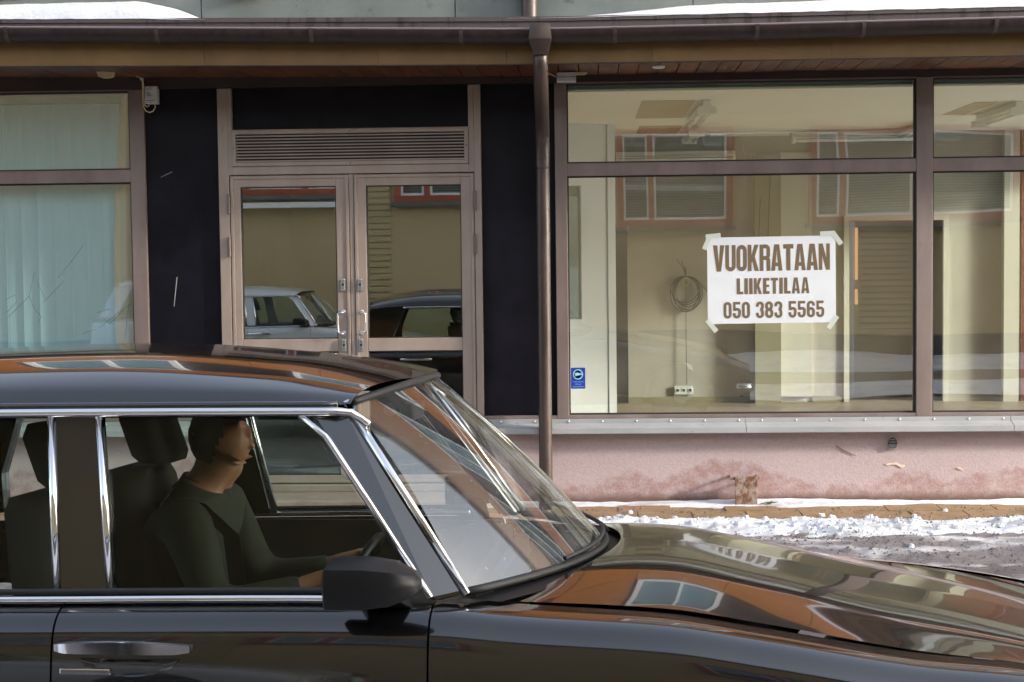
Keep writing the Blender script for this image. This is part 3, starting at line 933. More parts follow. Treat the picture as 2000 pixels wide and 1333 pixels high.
MB().loft([rect(ox, -0.835, 3.085, 0.060, 0.088), rect(ox, -0.835, 3.015, 0.068, 0.090), rect(ox, -0.835, 2.995, 0.070, 0.088),
           rect(ox, -0.83, 2.925, 0.048, 0.050), rect(ox, -0.83, 2.905, 0.047, 0.046)], True, True).build('outlet_funnel', 'pipe_paint', dp_o, smooth=True, sharp=25)
for s in (-1, 1):
    for k in range(7):
        a = 0.12 + 0.07 * k
        t = 0.16 + 0.065 * k
        cx_, cy_, cz_ = px_ + 0.012 * (1 - t), -0.83 + 0.70 * sstep(0, 1, t), 2.90 - 0.50 * t
        pts = [(cx_ + s * rr * math.sin(R(b)) * 1.02, cy_ - rr * math.cos(R(b)) * 1.02, cz_ + 0.012 - 0.00045 * (b - 30)) for b in (28, 42, 56, 70, 84)]
        MB().tube(pts, [0.002, 0.0045, 0.005, 0.0045, 0.002], 6).build('crimp', 'pipe_paint', dp_o, smooth=True)
upp = MB().tube([(0.145, -0.11, 3.17), (0.145, -0.11, 6.81)], 0.052, 18).build('upper_downpipe', 'pipe_paint', B, smooth=True, sharp=50)

# snow on the canopy
def csnow(x, y):
    t = (y + 0.752) / 0.68
    if x < 0:
        e = sstep(-1.86, -2.35, x)
        h = 0.118 + 0.02 * nz(x * 1.2, 1) - 0.02 * sstep(-2.6, -3.4, x)
    else:
        e = sstep(0.02, 1.5, x)
        e = 0.55 * e + 0.45 * e * e
        h = 0.072 + 0.012 * nz(x * 1.5, 2) + 0.012 * sstep(1.5, 3.2, x)
    edge = min(1.0, (max(0.0, t) * 7.0) ** 0.5) * 0.9 + 0.1 * t
    z = h * e * edge + 0.008 * fbm(x * 6, y * 9, 2.0) * e
    return 3.152 + 0.7 * gz(x) + 0.06 * t + z - 0.006 * (1 - e) - (0.004 if t <= 0.001 else 0)
for (a, b, lab) in ((-5.2, -1.86, 'thick cap of snow on the canopy left of the door'), (0.02, 5.2, 'long layer of snow on the canopy above the big window')):
    def fn(u, v, a=a, b=b):
        x, y = a + (b - a) * u, -0.756 + 0.69 * v
        return (x, y, csnow(x, y))
    tag(MB().grid(fn, 240, 36).build('roof_snow', 'clean_snow', smooth=True), lab, 'snow', kind='stuff')

# ------------------------------------------------------------------ shop interior (setting)
def struct(name, m, *a):
    return tag(MB().box(*a).build(name, m), kind='structure')
struct('floor', 'brown_floor', -5.2, 7.0, 0.13, 9.6, -0.1, -0.05)
struct('ceiling', 'cream_ceiling', -0.18, 6.9, 0.165, 7.78, 3.05, 3.12)
BW = 7.80
# back wall with two door openings
bwall = MB()
for (a, b, z0, z1) in ((-0.18, 0.62, -0.05, 3.05), (0.62, 0.995, 2.03, 3.05), (0.995, 3.53, -0.05, 3.05), (3.53, 4.62, 2.03, 3.05), (4.62, 6.9, -0.05, 3.05)):
    bwall.box(a, b, BW, BW + 0.12, z0, z1)
wall_back = tag(bwall.build('wall_back', 'cream_wall'), kind='structure')
MB().box(2.44, 2.735, BW - 0.16, BW - 0.001, -0.05, 2.80).build('pilaster', 'olive_wall', wall_back)
MB().box(2.745, 3.10, BW - 0.05, BW - 0.001, 0.02, 2.82).build('wall_panel', 'light_wall', wall_back)
MB().box(5.26, 5.43, BW - 0.12, BW - 0.001, -0.05, 3.04).build('pilaster', 'light_wall', wall_back)
MB().box(5.47, 6.85, BW - 0.06, BW - 0.001, -0.05, 3.04).build('wood_panel', 'red_wood', wall_back)
MB().frame(3.47, 4.66, -0.06, 2.09, 0.06, BW - 0.03, BW + 0.02, wb=0.005).build('door_frame', 'light_wall', wall_back)
for (a, b) in ((0.99, 2.43), (3.11, 3.46)):
    MB().box(a, b, BW - 0.016, BW - 0.001, -0.05, 0.02).build('skirting', 'olive_wall', wall_back)
struct('wall_left', 'cream_wall', -0.19, -0.12, 0.13, BW, -0.05, 3.05)
# unseen right wall, its glazing added to brighten the shop: posts and panes
gw = MB()
for y in (0.13, 2.0, 3.9, 5.8, 7.7):
    gw.box(6.9, 7.0, y, y + 0.1, -0.05, 3.05)
gw.box(6.9, 7.0, 0.23, 7.7, -0.05, 0.25)
gw.box(6.9, 7.0, 0.23, 7.7, 2.9, 3.05)
side = tag(gw.build('wall_right_added_glazing', 'light_wall'), kind='structure')
for y in (0.23, 2.1, 4.0, 5.9):
    MB().box(6.945, 6.951, y, y + (1.77 if y < 1 else 1.8), 0.25, 2.9).build('pane', 'car_glass', side)
# rooms behind the openings
struct('wall_store', 'vestibule', 3.0, 5.0, 9.2, 9.3, -0.05, 3.05)
struct('wall_store_side', 'vestibule', 4.75, 4.85, BW + 0.13, 9.2, -0.05, 3.05)
struct('wall_passage', 'vestibule', -0.2, 1.6, 9.0, 9.1, -0.05, 3.05)
cup = empty('louvred_cupboard', (4.05, 8.55, -0.05), 0, 'beige louvred cupboard door standing beyond the doorway', 'cupboard')
MB().box(-0.33, 0.60, 0.03, 0.45, 0.0, 2.1).build('carcass', 'louvre_beige', cup)
MB().frame(-0.32, 0.59, 0.75, 2.08, 0.05, 0.0, 0.029).build('louvre_frame', 'louvre_beige', cup)
lm = MB().hexa([(-0.27, 0.002, 0), (0.54, 0.002, 0), (0.54, 0.008, -0.003), (-0.27, 0.008, -0.003), (-0.27, 0.022, 0.05), (0.54, 0.022, 0.05), (0.54, 0.027, 0.045), (-0.27, 0.027, 0.045)]).mesh('louvre', 'light_wall')
for k in range(17):
    o = bpy.data.objects.new('louvre', lm)
    COL.objects.link(o)
    o.parent = cup
    o.location = (0, 0, 0.81 + k * 0.073)
for (z0, z1) in ((1.35, 1.96), (1.06, 1.24)):
    o = MB().box(3.665, 3.70, 8.2, 8.21, z0, z1).build('lit_window_strip', 'lit_gap')
    tag(o, 'narrow warm lit window strip beyond the doorway, %s one' % ('taller upper' if z1 > 1.5 else 'short lower'), 'window')
# white partition by the front glass
part = empty('partition', (0.30, 0.95, -0.05), R(32), 'white partition panel with narrow pane beside the big window', 'partition')
pm = MB()
pm.box(-0.30, 0.095, 0, 0.05, 0, 2.69)
pm.box(0.20, 0.425, 0, 0.05, 0, 2.69)
pm.box(0.095, 0.20, 0, 0.05, 0, 1.255)
pm.box(0.095, 0.20, 0, 0.05, 2.235, 2.69)
pm.build('panel', 'white_paint', part)
MB().box(0.429, 0.495, -0.01, 0.06, 0, 2.69).build('post', 'white_paint', part)
MB().box(0.097, 0.198, 0.02, 0.026, 1.257, 2.233).build('pane', 'far_glass', part)

# bare patches left on the ceiling where lamps were moved
for (pts) in ([(1.02, 3.72), (1.50, 3.72), (1.50, 5.55), (1.02, 5.55)], [(1.10, 6.55), (1.56, 6.55), (1.56, 7.6), (1.10, 7.6)], [(4.12, 4.35), (4.34, 4.35), (4.34, 5.7), (4.12, 5.7)]):
    tag(MB().prism(pts, 'z', 3.046, 3.051).build('ceiling_patch', 'bare_ceiling'), kind='structure')

def batten(loc, rz, length, label, rx=0.0):
    t = empty('fluorescent_lamp', loc, rz, label, 'ceiling lamp', 'fluorescent battens in the shop')
    t.rotation_euler = (rx, 0, rz)
    h = length / 2
    MB().prism([(-0.035, 0.0), (0.035, 0.0), (0.035, -0.045), (0.085, -0.06), (0.085, -0.068), (-0.085, -0.068), (-0.085, -0.06), (-0.035, -0.045)], 'y', -h, h).build('body', 'lamp_white', t)
    for s in (-1, 1):
        MB().tube([(s * 0.045, -h + 0.03, -0.092), (s * 0.045, h - 0.03, -0.092)], 0.016, 10).build('tube', 'tube_white', t, smooth=True)
        MB().box(-0.085, 0.085, s * h - (0.03 if s > 0 else 0.0), s * h + (0.0 if s > 0 else 0.03), -0.12, -0.069).build('end_cap', 'lamp_white', t)
    return t
batten((1.60, 4.65, 3.045), 0, 1.9, 'white fluorescent batten nearest the poster, running away from the window')
batten((1.70, 7.05, 3.045), 0, 1.2, 'white fluorescent batten deep in the shop above the cable coil')
batten((4.52, 5.05, 3.045), 0, 1.5, 'white fluorescent batten high behind the right-hand window')
batten((4.10, 7.0, 3.045), 0, 1.2, 'white fluorescent batten deep in the shop above the doorway')
batten((1.55, BW - 0.02, 2.85), R(90), 1.36, 'white fluorescent batten fixed level along the back wall at left', R(0))
batten((3.58, BW - 0.25, 3.03), R(90), 1.45, 'long white fluorescent batten level along the back wall above the pilaster')
tag(MB().box(0.9, 6.8, 2.46, 2.50, 3.018, 3.05).build('cable_trunking', 'lamp_white'), 'white cable trunking running across the shop ceiling', 'trunking')
tag(MB().box(1.95, 2.85, BW - 0.03, BW - 0.001, 3.015, 3.045).build('cable_trunking', 'lamp_white'), 'short white trunking along the top of the back wall', 'trunking')
tag(MB().box(0.39, 2.685, 0.10, 0.15, 2.775, 2.822).build('blind_rail', 'rail_green'), 'green blind rail at the top of the big window', 'blind rail')
tag(MB().box(2.80, 4.94, 0.10, 0.15, 2.775, 2.822).build('blind_rail', 'rail_green'), 'green blind rail at the top of the right-hand window', 'blind rail')

# cable coil on the back wall
cc = empty('cable_coil', (1.66, BW - 0.03, 1.42), 0, 'dark coil of cable hanging on the back wall', 'cable')
rc = random.Random(5)
for k in range(7):
    a, b = 0.135 + 0.04 * rc.random(), 0.15 + 0.06 * rc.random()
    ox_, oz_ = rc.uniform(-0.025, 0.025), -b - 0.0
    pts = [(ox_ + a * math.sin(2 * math.pi * t / 28) * (0.75 + 0.25 * math.cos(math.pi * t / 28 * 2)) if False else ox_ + a * math.sin(2 * math.pi * t / 28), -0.004 * k, oz_ + b * math.cos(2 * math.pi * t / 28) * 1.0) for t in range(29)]
    MB().tube(pts, 0.0055, 6).build('loop', 'cable_dark', cc, smooth=True)
MB().tube([(0.02, -0.02, 0.0), (0.14, -0.02, -0.06), (0.26, -0.02, -0.20), (0.34, -0.02, -0.24)], 0.006, 6).build('tail', 'cable_dark', cc, smooth=True)
MB().tube([(0.0, -0.02, 0.0), (0.13, -0.02, -0.05), (0.25, -0.02, -0.15)], 0.006, 6).build('tail', 'cable_dark', cc, smooth=True)
for (dx, dz) in ((-0.10, 0.19), (-0.05, 0.18), (0.0, 0.11)):
    MB().tube([(0.0, -0.02, 0.0), (dx * 0.3, -0.02, dz * 0.5), (dx, -0.02, dz)], 0.005, 6).build('tail', 'cable_dark', cc, smooth=True)
MB().tube([(0.0, -0.012, -0.06), (0.0, -0.012, -0.7), (0.005, -0.012, -1.25)], 0.004, 6).build('drop_wire', 'cable_dark', cc, smooth=True)
MB().tube([(0.035 * math.cos(t), -0.03, -0.07 + 0.045 * math.sin(t)) for t in [k * 0.52 for k in range(13)]], 0.005, 6).build('tie', 'cable_cream', cc, smooth=True)
sk = empty('wall_socket', (1.63, BW - 0.012, 0.10), 0, 'triple white wall socket low on the back wall', 'socket')
MB().box(-0.11, 0.11, -0.02, 0.0, -0.05, 0.05).build('plate', 'plastic_white', sk, bevel=0.004)
for k in (-1, 0, 1):
    MB().lathe((k * 0.072, -0.02, 0.0), (0, -1, 0), [(0.026, 0), (0.026, 0.004), (0.02, 0.004), (0.018, -0.006)], 16).build('socket_ring', 'lamp_white', sk, smooth=True, sharp=40)
tag(MB().lathe((2.30, BW - 0.001, 0.0), (0, -1, 0), [(0.035, 0), (0.035, 0.006), (0.02, 0.012)], 18).build('wall_plug', 'cable_dark', smooth=True), 'round black plug low on the back wall', 'wall plug')
for (pts, lab) in (([(2.62, BW - 0.18, 2.6), (2.60, BW - 0.18, 2.2), (2.56, BW - 0.18, 1.2)], 'thin dark wire hanging down the olive pilaster, right one'),
                   ([(2.50, BW - 0.18, 2.3), (2.49, BW - 0.18, 2.0), (2.46, BW - 0.18, 1.6)], 'thin dark wire hanging down the olive pilaster, left one'),
                   ([(2.30, BW - 0.02, 3.0), (2.33, BW - 0.03, 2.85), (2.36, BW - 0.02, 2.72)], 'pale wire end hanging from the ceiling edge')):
    tag(MB().tube(pts, 0.006, 6).build('loose_wire', 'cable_cream' if 'pale' in lab else 'cable_dark', smooth=True), lab, 'wire')

# vestibule behind the doors
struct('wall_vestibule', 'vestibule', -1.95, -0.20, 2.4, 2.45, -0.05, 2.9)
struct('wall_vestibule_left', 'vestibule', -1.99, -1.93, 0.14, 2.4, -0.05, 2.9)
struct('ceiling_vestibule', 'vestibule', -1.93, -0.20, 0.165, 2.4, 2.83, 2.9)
# room behind the blinds
struct('wall_office', 'cream_wall', -5.0, -1.99, 3.0, 3.1, -0.05, 2.9)
struct('ceiling_office', 'cream_ceiling', -5.0, -1.99, 0.165, 3.0, 2.86, 2.9)
struct('wall_office_left', 'cream_wall', -5.05, -5.0, 0.13, 3.0, -0.05, 2.9)

# vertical blinds in the left window
bl = empty('vertical_blind', (-2.62, 0.17, 0.62), 0, 'pale blue vertical slat blind drawn across the left window', 'blind')
MB().box(-2.03, 0.0, -0.02, 0.03, 2.135, 2.185).build('head_rail', 'rail_green', bl)
sm = MB().grid(lambda u, v: (0.127 * u, 0.014 * math.sin(math.pi * u) + 0.012 * u, 2.13 * v), 6, 1).mesh('slat', 'blind_fabric', smooth=True, fix=False)
for k in range(17):
    o = bpy.data.objects.new('slat', sm)
    COL.objects.link(o)
    o.parent = bl
    o.location = (-2.02 + k * 0.114, 0.0, 0.0)
    o.rotation_euler = (0, 0, R(-4 + random.uniform(-2, 2)))
for k in range(17):
    MB().box(-1.97 + k * 0.114, -1.955 + k * 0.114, 0.0, 0.004, 2.125, 2.14).build('slat_clip', 'plastic_white', bl)
cu = MB().grid(lambda u, v: (-2.735 + 0.160 * u + (0.075 * (1 - u)) * max(0.0, (v - 0.42) / 0.58) ** 1.6, 0.13 + 0.02 * math.sin(u * 9), 0.60 + 2.2 * v), 14, 24).build('curtain', 'curtain_cream', smooth=True, fix=False)
tag(cu, 'cream curtain edge at the right side of the left window', 'curtain')
# pen scrawls on the left pane (outside face)
scr = empty('scrawl', (0, 0.0395, 0), 0, 'thin dark scrawled lines scratched on the left window', 'graffiti')
for pl in ([(-3.45, 1.30), (-3.30, 1.44), (-3.26, 1.60)], [(-3.46, 1.42), (-3.40, 1.45), (-3.39, 1.40), (-3.46, 1.33)], [(-3.30, 1.44), (-3.27, 1.36), (-3.22, 1.30), (-3.24, 1.26)],
           [(-3.10, 1.56), (-2.98, 1.70), (-2.92, 1.78)], [(-3.20, 1.40), (-3.06, 1.54)], [(-3.24, 1.54), (-3.19, 1.42)], [(-2.82, 1.33), (-2.77, 1.26), (-2.72, 1.24)],
           [(-2.84, 1.32), (-2.78, 1.34), (-2.74, 1.345)], [(-2.76, 1.24), (-2.70, 1.29), (-2.65, 1.335)], [(-2.60, 1.40), (-2.63, 1.30), (-2.64, 1.15)], [(-2.94, 1.18), (-2.82, 1.22), (-2.70, 1.31), (-2.60, 1.38)]):
    MB().tube([(x, 0, z) for x, z in pl], 0.0014, 5).build('stroke', 'ink_mark', scr)

# ------------------------------------------------------------------ lettering
def arc(cx, cy, rx, ry, a0, a1, n=10):
    return [(cx + rx * math.cos(R(a0 + (a1 - a0) * k / n)), cy + ry * math.sin(R(a0 + (a1 - a0) * k / n))) for k in range(n + 1)]

def ribbon(pts, s, closed=False):
    """flat outline strip of width s along a 2-D path -> list of quads"""
    n = len(pts)
    L_, R_ = [], []
    for i in range(n):
        if closed:
            a, b = pts[i - 1], pts[(i + 1) % n]
        else:
            a, b = pts[max(i - 1, 0)], pts[min(i + 1, n - 1)]
        dx, dy = b[0] - a[0], b[1] - a[1]
        l = math.hypot(dx, dy) or 1
        nx, ny = -dy / l * s / 2, dx / l * s / 2
        L_.append((pts[i][0] + nx, pts[i][1] + ny))
        R_.append((pts[i][0] - nx, pts[i][1] - ny))
    out_ = []
    for i in range(n if closed else n - 1):
        j = (i + 1) % n
        out_.append([L_[i], L_[j], R_[j], R_[i]])
    return out_

def ring(w, h0, h1, s):
    r = (w - s) / 2
    cx_ = w / 2
    return ribbon(arc(cx_, h1 - s / 2 - r, r, r, 0, 180) + arc(cx_, h0 + s / 2 + r, r, r, 180, 360), s, True)

def glyph(ch, digit=False):
    """bold condensed capitals, height 1; returns (width, [layers of polygons])"""
    w, s = (0.43, 0.158) if not digit else (0.475, 0.165)
    r = (w - s) / 2
    c = w / 2
    if ch == 'V':
        return 0.47, [[[(0, 1), (0.18, 1), (0.235, 0.30), (0.145, 0)]], [[(0.47, 1), (0.29, 1), (0.235, 0.30), (0.325, 0)]], [[(0.145, 0), (0.325, 0), (0.235, 0.30)]]]
    if ch == 'U':
        return w, [ribbon([(s / 2, 1)] + arc(c, s / 2 + r, r, r, 180, 360) + [(w - s / 2, 1)], s)]
    if ch in 'O0':
        return w, [ring(w, 0, 1, s)]
    if ch == 'K':
        return 0.46, [[[(0, 0), (s, 0), (s, 1), (0, 1)]], [[(s, 0.60), (0.28, 1), (0.45, 1), (0.30, 0.54), (s, 0.30)]], [[(0.30, 0.54), (0.46, 0), (0.285, 0), (0.195, 0.37)]]]
    if ch == 'R':
        return 0.44, [[[(0, 0), (s, 0), (s, 1), (0, 1)]], ribbon([(s, 0.93)] + arc(0.25, 0.82, 0.11, 0.11, 90, 0) + arc(0.25, 0.60, 0.11, 0.11, 0, -90) + [(s, 0.49)], 0.148),
                      ribbon([(0.24, 0.49)] + arc(0.25, 0.38, 0.112, 0.11, 90, 0) + [(0.362, 0)], 0.156)]
    if ch == 'A':
        return 0.47, [[[(0, 0), (0.165, 0), (0.235, 0.78), (0.235, 1), (0.13, 1)]], [[(0.47, 0), (0.305, 0), (0.235, 0.78), (0.235, 1), (0.34, 1)]], [[(0.175, 0.17), (0.295, 0.17), (0.285, 0.31), (0.185, 0.31)]]]
    if ch == 'T':
        return 0.42, [[[(0, 0.83), (0.42, 0.83), (0.42, 1), (0, 1)]], [[(0.125, 0), (0.295, 0), (0.295, 0.84), (0.125, 0.84)]]]
    if ch == 'N':
        return 0.46, [[[(0, 0), (0.145, 0), (0.145, 1), (0, 1)]], [[(0.315, 0), (0.46, 0), (0.46, 1), (0.315, 1)]], [[(0.02, 1), (0.165, 1), (0.44, 0), (0.295, 0)]]]
    if ch == 'L':
        return 0.37, [[[(0, 0), (0.19, 0), (0.19, 1), (0, 1)]], [[(0.18, 0), (0.37, 0), (0.37, 0.17), (0.18, 0.17)]]]
    if ch == 'I':
        return 0.20, [[[(0, 0), (0.20, 0), (0.20, 1), (0, 1)]]]
    if ch == 'E':
        return 0.37, [[[(0, 0), (0.19, 0), (0.19, 1), (0, 1)]], [[(0.18, z0), (xx, z0), (xx, z1), (0.18, z1)] for z0, z1, xx in ((0, 0.17, 0.37), (0.43, 0.58, 0.35), (0.83, 1, 0.37))]]
    if ch == '5':
        return w, [[[(0.02, 0.84), (w - 0.03, 0.84), (w - 0.03, 1), (0.02, 1)]], [[(0.02, 0.46), (s, 0.46), (s, 0.85), (0.02, 0.85)]],
                   ribbon([(s - 0.02, 0.53)] + arc(c + 0.01, 0.43, r, 0.13, 130, 0) + arc(c, s / 2 + r, r, r, 0, -180) + [(s / 2, 0.33)], s)]
    if ch == '3':
        return w, [ribbon([(s / 2, 0.69)] + arc(c, 1 - s / 2 - r, r, r, 180, 0) + arc(c - 0.01, 0.64, r, 0.12, 0, -80), s),
                   ribbon(arc(c - 0.01, 0.40, r, 0.12, 80, 0) + arc(c, s / 2 + r, r, r, 0, -180) + [(s / 2, 0.33)], s)]
    if ch == '8':
        return w, [ring(w * 0.97, 0.45, 1, s), ring(w, 0, 0.59, s)]
    if ch == '6':
        return w, [ring(w, 0, 0.62, s), ribbon([(w - s / 2, 0.70)] + arc(c, 1 - s / 2 - r, r, r, 0, 180) + [(s / 2, s / 2 + r)], s)]
    return 0.22, []

def text_mesh(txt, width, height, digit=False, gap=0.045):
    """lettering in the x-z plane centred on x=0, baseline z=0, scaled to width and height; layers 0.05 mm apart"""
    items, x = [], 0.0
    for ch in txt:
        w, layers = glyph(ch, digit)
        items.append((x, layers))
        x += w + gap
    total = x - gap
    mb = MB()
    kx = width / total
    for x0, layers in items:
        for li, polys in enumerate(layers):
            for poly in polys:
                n = len(mb.v)
                mb.v += [((x0 + p[0]) * kx - width / 2, -0.00005 * li, p[1] * height) for p in poly]
                mb.f.append(tuple(range(n, n + len(poly))))
    return mb

pos = empty('poster', (1.741, 0.034, 1.208), 0, 'white to-let poster with brown lettering taped inside the big window', 'poster')
pos.rotation_euler = (0, R(-0.35), 0)
MB().grid(lambda u, v: (-0.426 + 0.852 * u, 0.0004 * math.sin(u * 5) * math.sin(v * 4), 0.578 * v), 12, 8).build('sheet', 'paper', pos, smooth=True, fix=False)
for (txt, cxp, zb, w, h, dg) in (('VUOKRATAAN', 0.001, 0.350, 0.775, 0.176, False), ('LIIKETILAA', 0.010, 0.196, 0.482, 0.107, False), ('050 383 5565', 0.014, 0.034, 0.668, 0.112, True)):
    o = text_mesh(txt, w, h, dg, (0.035 if txt[0] == 'V' else 0.075) if not dg else 0.07).build('lettering', 'brown_ink', pos, fix=False)
    tag(o, kind='stuff') if ' ' in txt else None
    o.location = (cxp, -0.0009, zb)
tp = MB().grid(lambda u, v: (-0.016 + 0.032 * u, 0.0, -0.05 + 0.10 * v), 1, 1).mesh('tape', 'tape', fix=False)
for (x, z, a) in ((-0.425, 0.545, 25), (-0.385, 0.588, 85), (0.375, 0.592, 88), (0.435, 0.56, -35), (-0.40, -0.012, -38), (0.405, 0.0, 36)):
    o = bpy.data.objects.new('tape', tp)
    COL.objects.link(o)
    o.parent = pos
    o.location = (x, -0.0014 - 0.0003 * random.random(), z)
    o.rotation_euler = (0, R(a), 0)

# blue camera notice
stk = empty('camera_notice', (0.4415, 0.0388, 0.777), 0, 'blue sticker with white camera symbol in the window corner', 'sticker')
MB().box(-0.048, 0.048, 0.0, 0.0008, 0.0, 0.142).build('sheet', 'sticker_blue', stk)
MB().lathe((0, -0.0002, 0.097), (0, -1, 0), [(0.034, 0.0), (0.034, 0.0004), (0.028, 0.0004), (0.028, 0.0)], 32).build('circle', 'sticker_cyan', stk)
MB().box(-0.018, 0.010, -0.0008, -0.0002, 0.090, 0.108).prism([(0.010, 0.097), (0.024, 0.090), (0.024, 0.106), (0.010, 0.101)], 'y', -0.0008, -0.0002).box(-0.017, -0.010, -0.0008, -0.0002, 0.085, 0.0899).build('camera_symbol', 'sticker_cyan', stk)
for (t, z, sz) in (('Liikehuoneistossa', 0.044, 0.0105), ('tallentava', 0.028, 0.0115), ('kameravalvonta', 0.011, 0.0115)):
    text_part('caption', t, sz, 0.0, 'sticker_cyan', stk, (0, -0.0006, z))

# ------------------------------------------------------------------ small things on the facade
jb = empty('junction_box', (-2.405, -0.004, 2.725), 0, 'small white junction box with cream cables on the left post', 'junction box')
MB().box(-0.041, 0.041, -0.036, 0.028, 0.0, 0.118).build('housing', 'plastic_white', jb, bevel=0.005)
for (a, b, z) in ((-0.030, 0.012, 0.098), (-0.030, -0.006, 0.072), (-0.030, -0.002, 0.064), (-0.030, 0.004, 0.056), (-0.030, 0.022, 0.022)):
    MB().box(a, b, -0.0375, -0.0365, z - 0.0015, z + 0.0015).build('print_line', 'joint', jb)
for zz in (0.108, 0.008):
    MB().lathe((-0.004, -0.036, zz), (0, -1, 0), [(0.004, 0), (0.004, 0.0015)], 8).build('screw', 'joint', jb)
MB().tube([(0.020, -0.01, 0.0), (0.020, -0.012, -0.025), (0.006, -0.014, -0.048), (-0.018, -0.016, -0.056), (-0.044, -0.016, -0.045), (-0.058, -0.016, -0.015), (-0.061, -0.016, 0.06), (-0.060, -0.018, 0.15), (-0.064, -0.05, 0.173), (-0.075, -0.11, 0.178)], 0.0042, 8).build('cable', 'cable_cream', jb, smooth=True)
MB().tube([(-0.020, -0.01, 0.0), (-0.022, -0.012, -0.012), (-0.036, -0.014, -0.018), (-0.049, -0.016, -0.004), (-0.052, -0.018, 0.05), (-0.051, -0.02, 0.10), (-0.055, -0.024, 0.16), (-0.064, -0.06, 0.174)], 0.0042, 8).build('cable', 'cable_cream', jb, smooth=True)
MB().box(-0.068, -0.050, -0.05, -0.02, 0.158, 0.172).build('clip', 'plastic_white', jb)
se = empty('soffit_sensor', (-2.62, -0.33, 2.888), 0, 'small pale rectangular sensor under the canopy at left', 'sensor')
MB().prism([(-0.055, 0.02), (-0.045, -0.012), (-0.02, -0.02), (0.02, -0.02), (0.045, -0.012), (0.055, 0.02)], 'y', -0.03, 0.03).build('cover', 'cable_cream', se)
dl = empty('soffit_light', (0.975, -0.42, 2.868), 0, 'small white round downlight under the canopy', 'downlight')
MB().lathe((0, 0, 0), (0, 0, -1), [(0.040, -0.01), (0.040, 0.004), (0.030, 0.007)], 20).build('rim', 'lamp_white', dl, smooth=True, sharp=40)
cb = empty('control_box', (0.385, -0.22, 2.805), 0, 'grey control box under the canopy beside the downpipe', 'control box')
MB().box(-0.062, 0.062, -0.05, 0.05, 0.0, 0.058).build('housing', 'plastic_white', cb, bevel=0.003)
MB().box(-0.064, 0.064, -0.052, 0.052, 0.026, 0.029).build('seam', 'joint', cb)
MB().prism([(0.063, 0.045), (0.120, 0.045), (0.137, 0.058), (0.125, 0.060), (0.063, 0.062)], 'y', -0.02, 0.02).build('gland', 'cable_cream', cb)
MB().tube([(-0.06, -0.01, 0.03), (-0.09, -0.012, 0.045), (-0.13, -0.02, 0.07)], 0.005, 8).build('cable', 'cable_cream', cb, smooth=True)

# survey plaque
pq = empty('wall_plaque', (2.535, 0.018, 0.398), 0, 'small round cast plaque with raised letters on the pink wall', 'plaque')
def ell(k):
    return [(0.034 * k * math.cos(2 * math.pi * t / 32), 0.044 * k * math.sin(2 * math.pi * t / 32)) for t in range(32)]
MB().prism(ell(1.0), 'y', -0.022, 0.004).build('rim', 'plaque_rim', pq)
MB().prism(ell(0.90), 'y', -0.0235, -0.0215).build('face', 'plaque_metal', pq)
for (z, a, b) in ((0.026, -0.014, 0.018), (-0.010, -0.026, 0.027), (-0.022, -0.022, 0.024), (-0.033, -0.014, 0.016)):
    x = a
    while x < b - 0.004:
        wdt = random.uniform(0.004, 0.009)
        MB().box(x, min(x + wdt, b), -0.0262, -0.0236, z - 0.0035, z + 0.0035).build('raised_mark', 'plaque_letters', pq)
        x += wdt + 0.003
text_part('raised_letters', 'TAKO', 0.019, 0.001, 'plaque_letters', pq, (0, -0.0245, 0.003))

# rusty stub post by the wall
rp = empty('rusty_stub', (1.553, -0.10, -0.02), 0, 'short rusty flat steel stub standing against the pink wall', 'steel stub')
MB().box(-0.074, 0.074, -0.006, 0.006, 0.0, 0.215).build('plate', 'rust', rp, bevel=0.003)
MB().box(0.066, 0.074, 0.0065, 0.05, 0.0, 0.212).build('flange', 'rust', rp)
MB().tube([(-0.108, 0.022, 0.200), (0.088, 0.022, 0.200)], 0.011, 10).build('cross_bar', 'rust', rp, smooth=True, sharp=50)
for px in (-0.098, 0.078):
    MB().tube([(px, 0.012, 0.200), (px, 0.118, 0.200)], 0.010, 8).build('wall_peg', 'rust', rp, smooth=True, sharp=50)
ms = MB().grid(lambda u, v: (0.03 + 0.22 * u, -0.05 + 0.12 * v, 0.026 + 0.012 * math.sin(math.pi * u) * math.sin(math.pi * v) + 0.01 * fbm(u * 9, v * 9) - 0.006), 16, 10).build('moss', 'moss', smooth=True, loc=(1.60, -0.06, -0.012))
tag(ms, 'small green moss patch at the foot of the rusty stub', 'moss', kind='stuff')

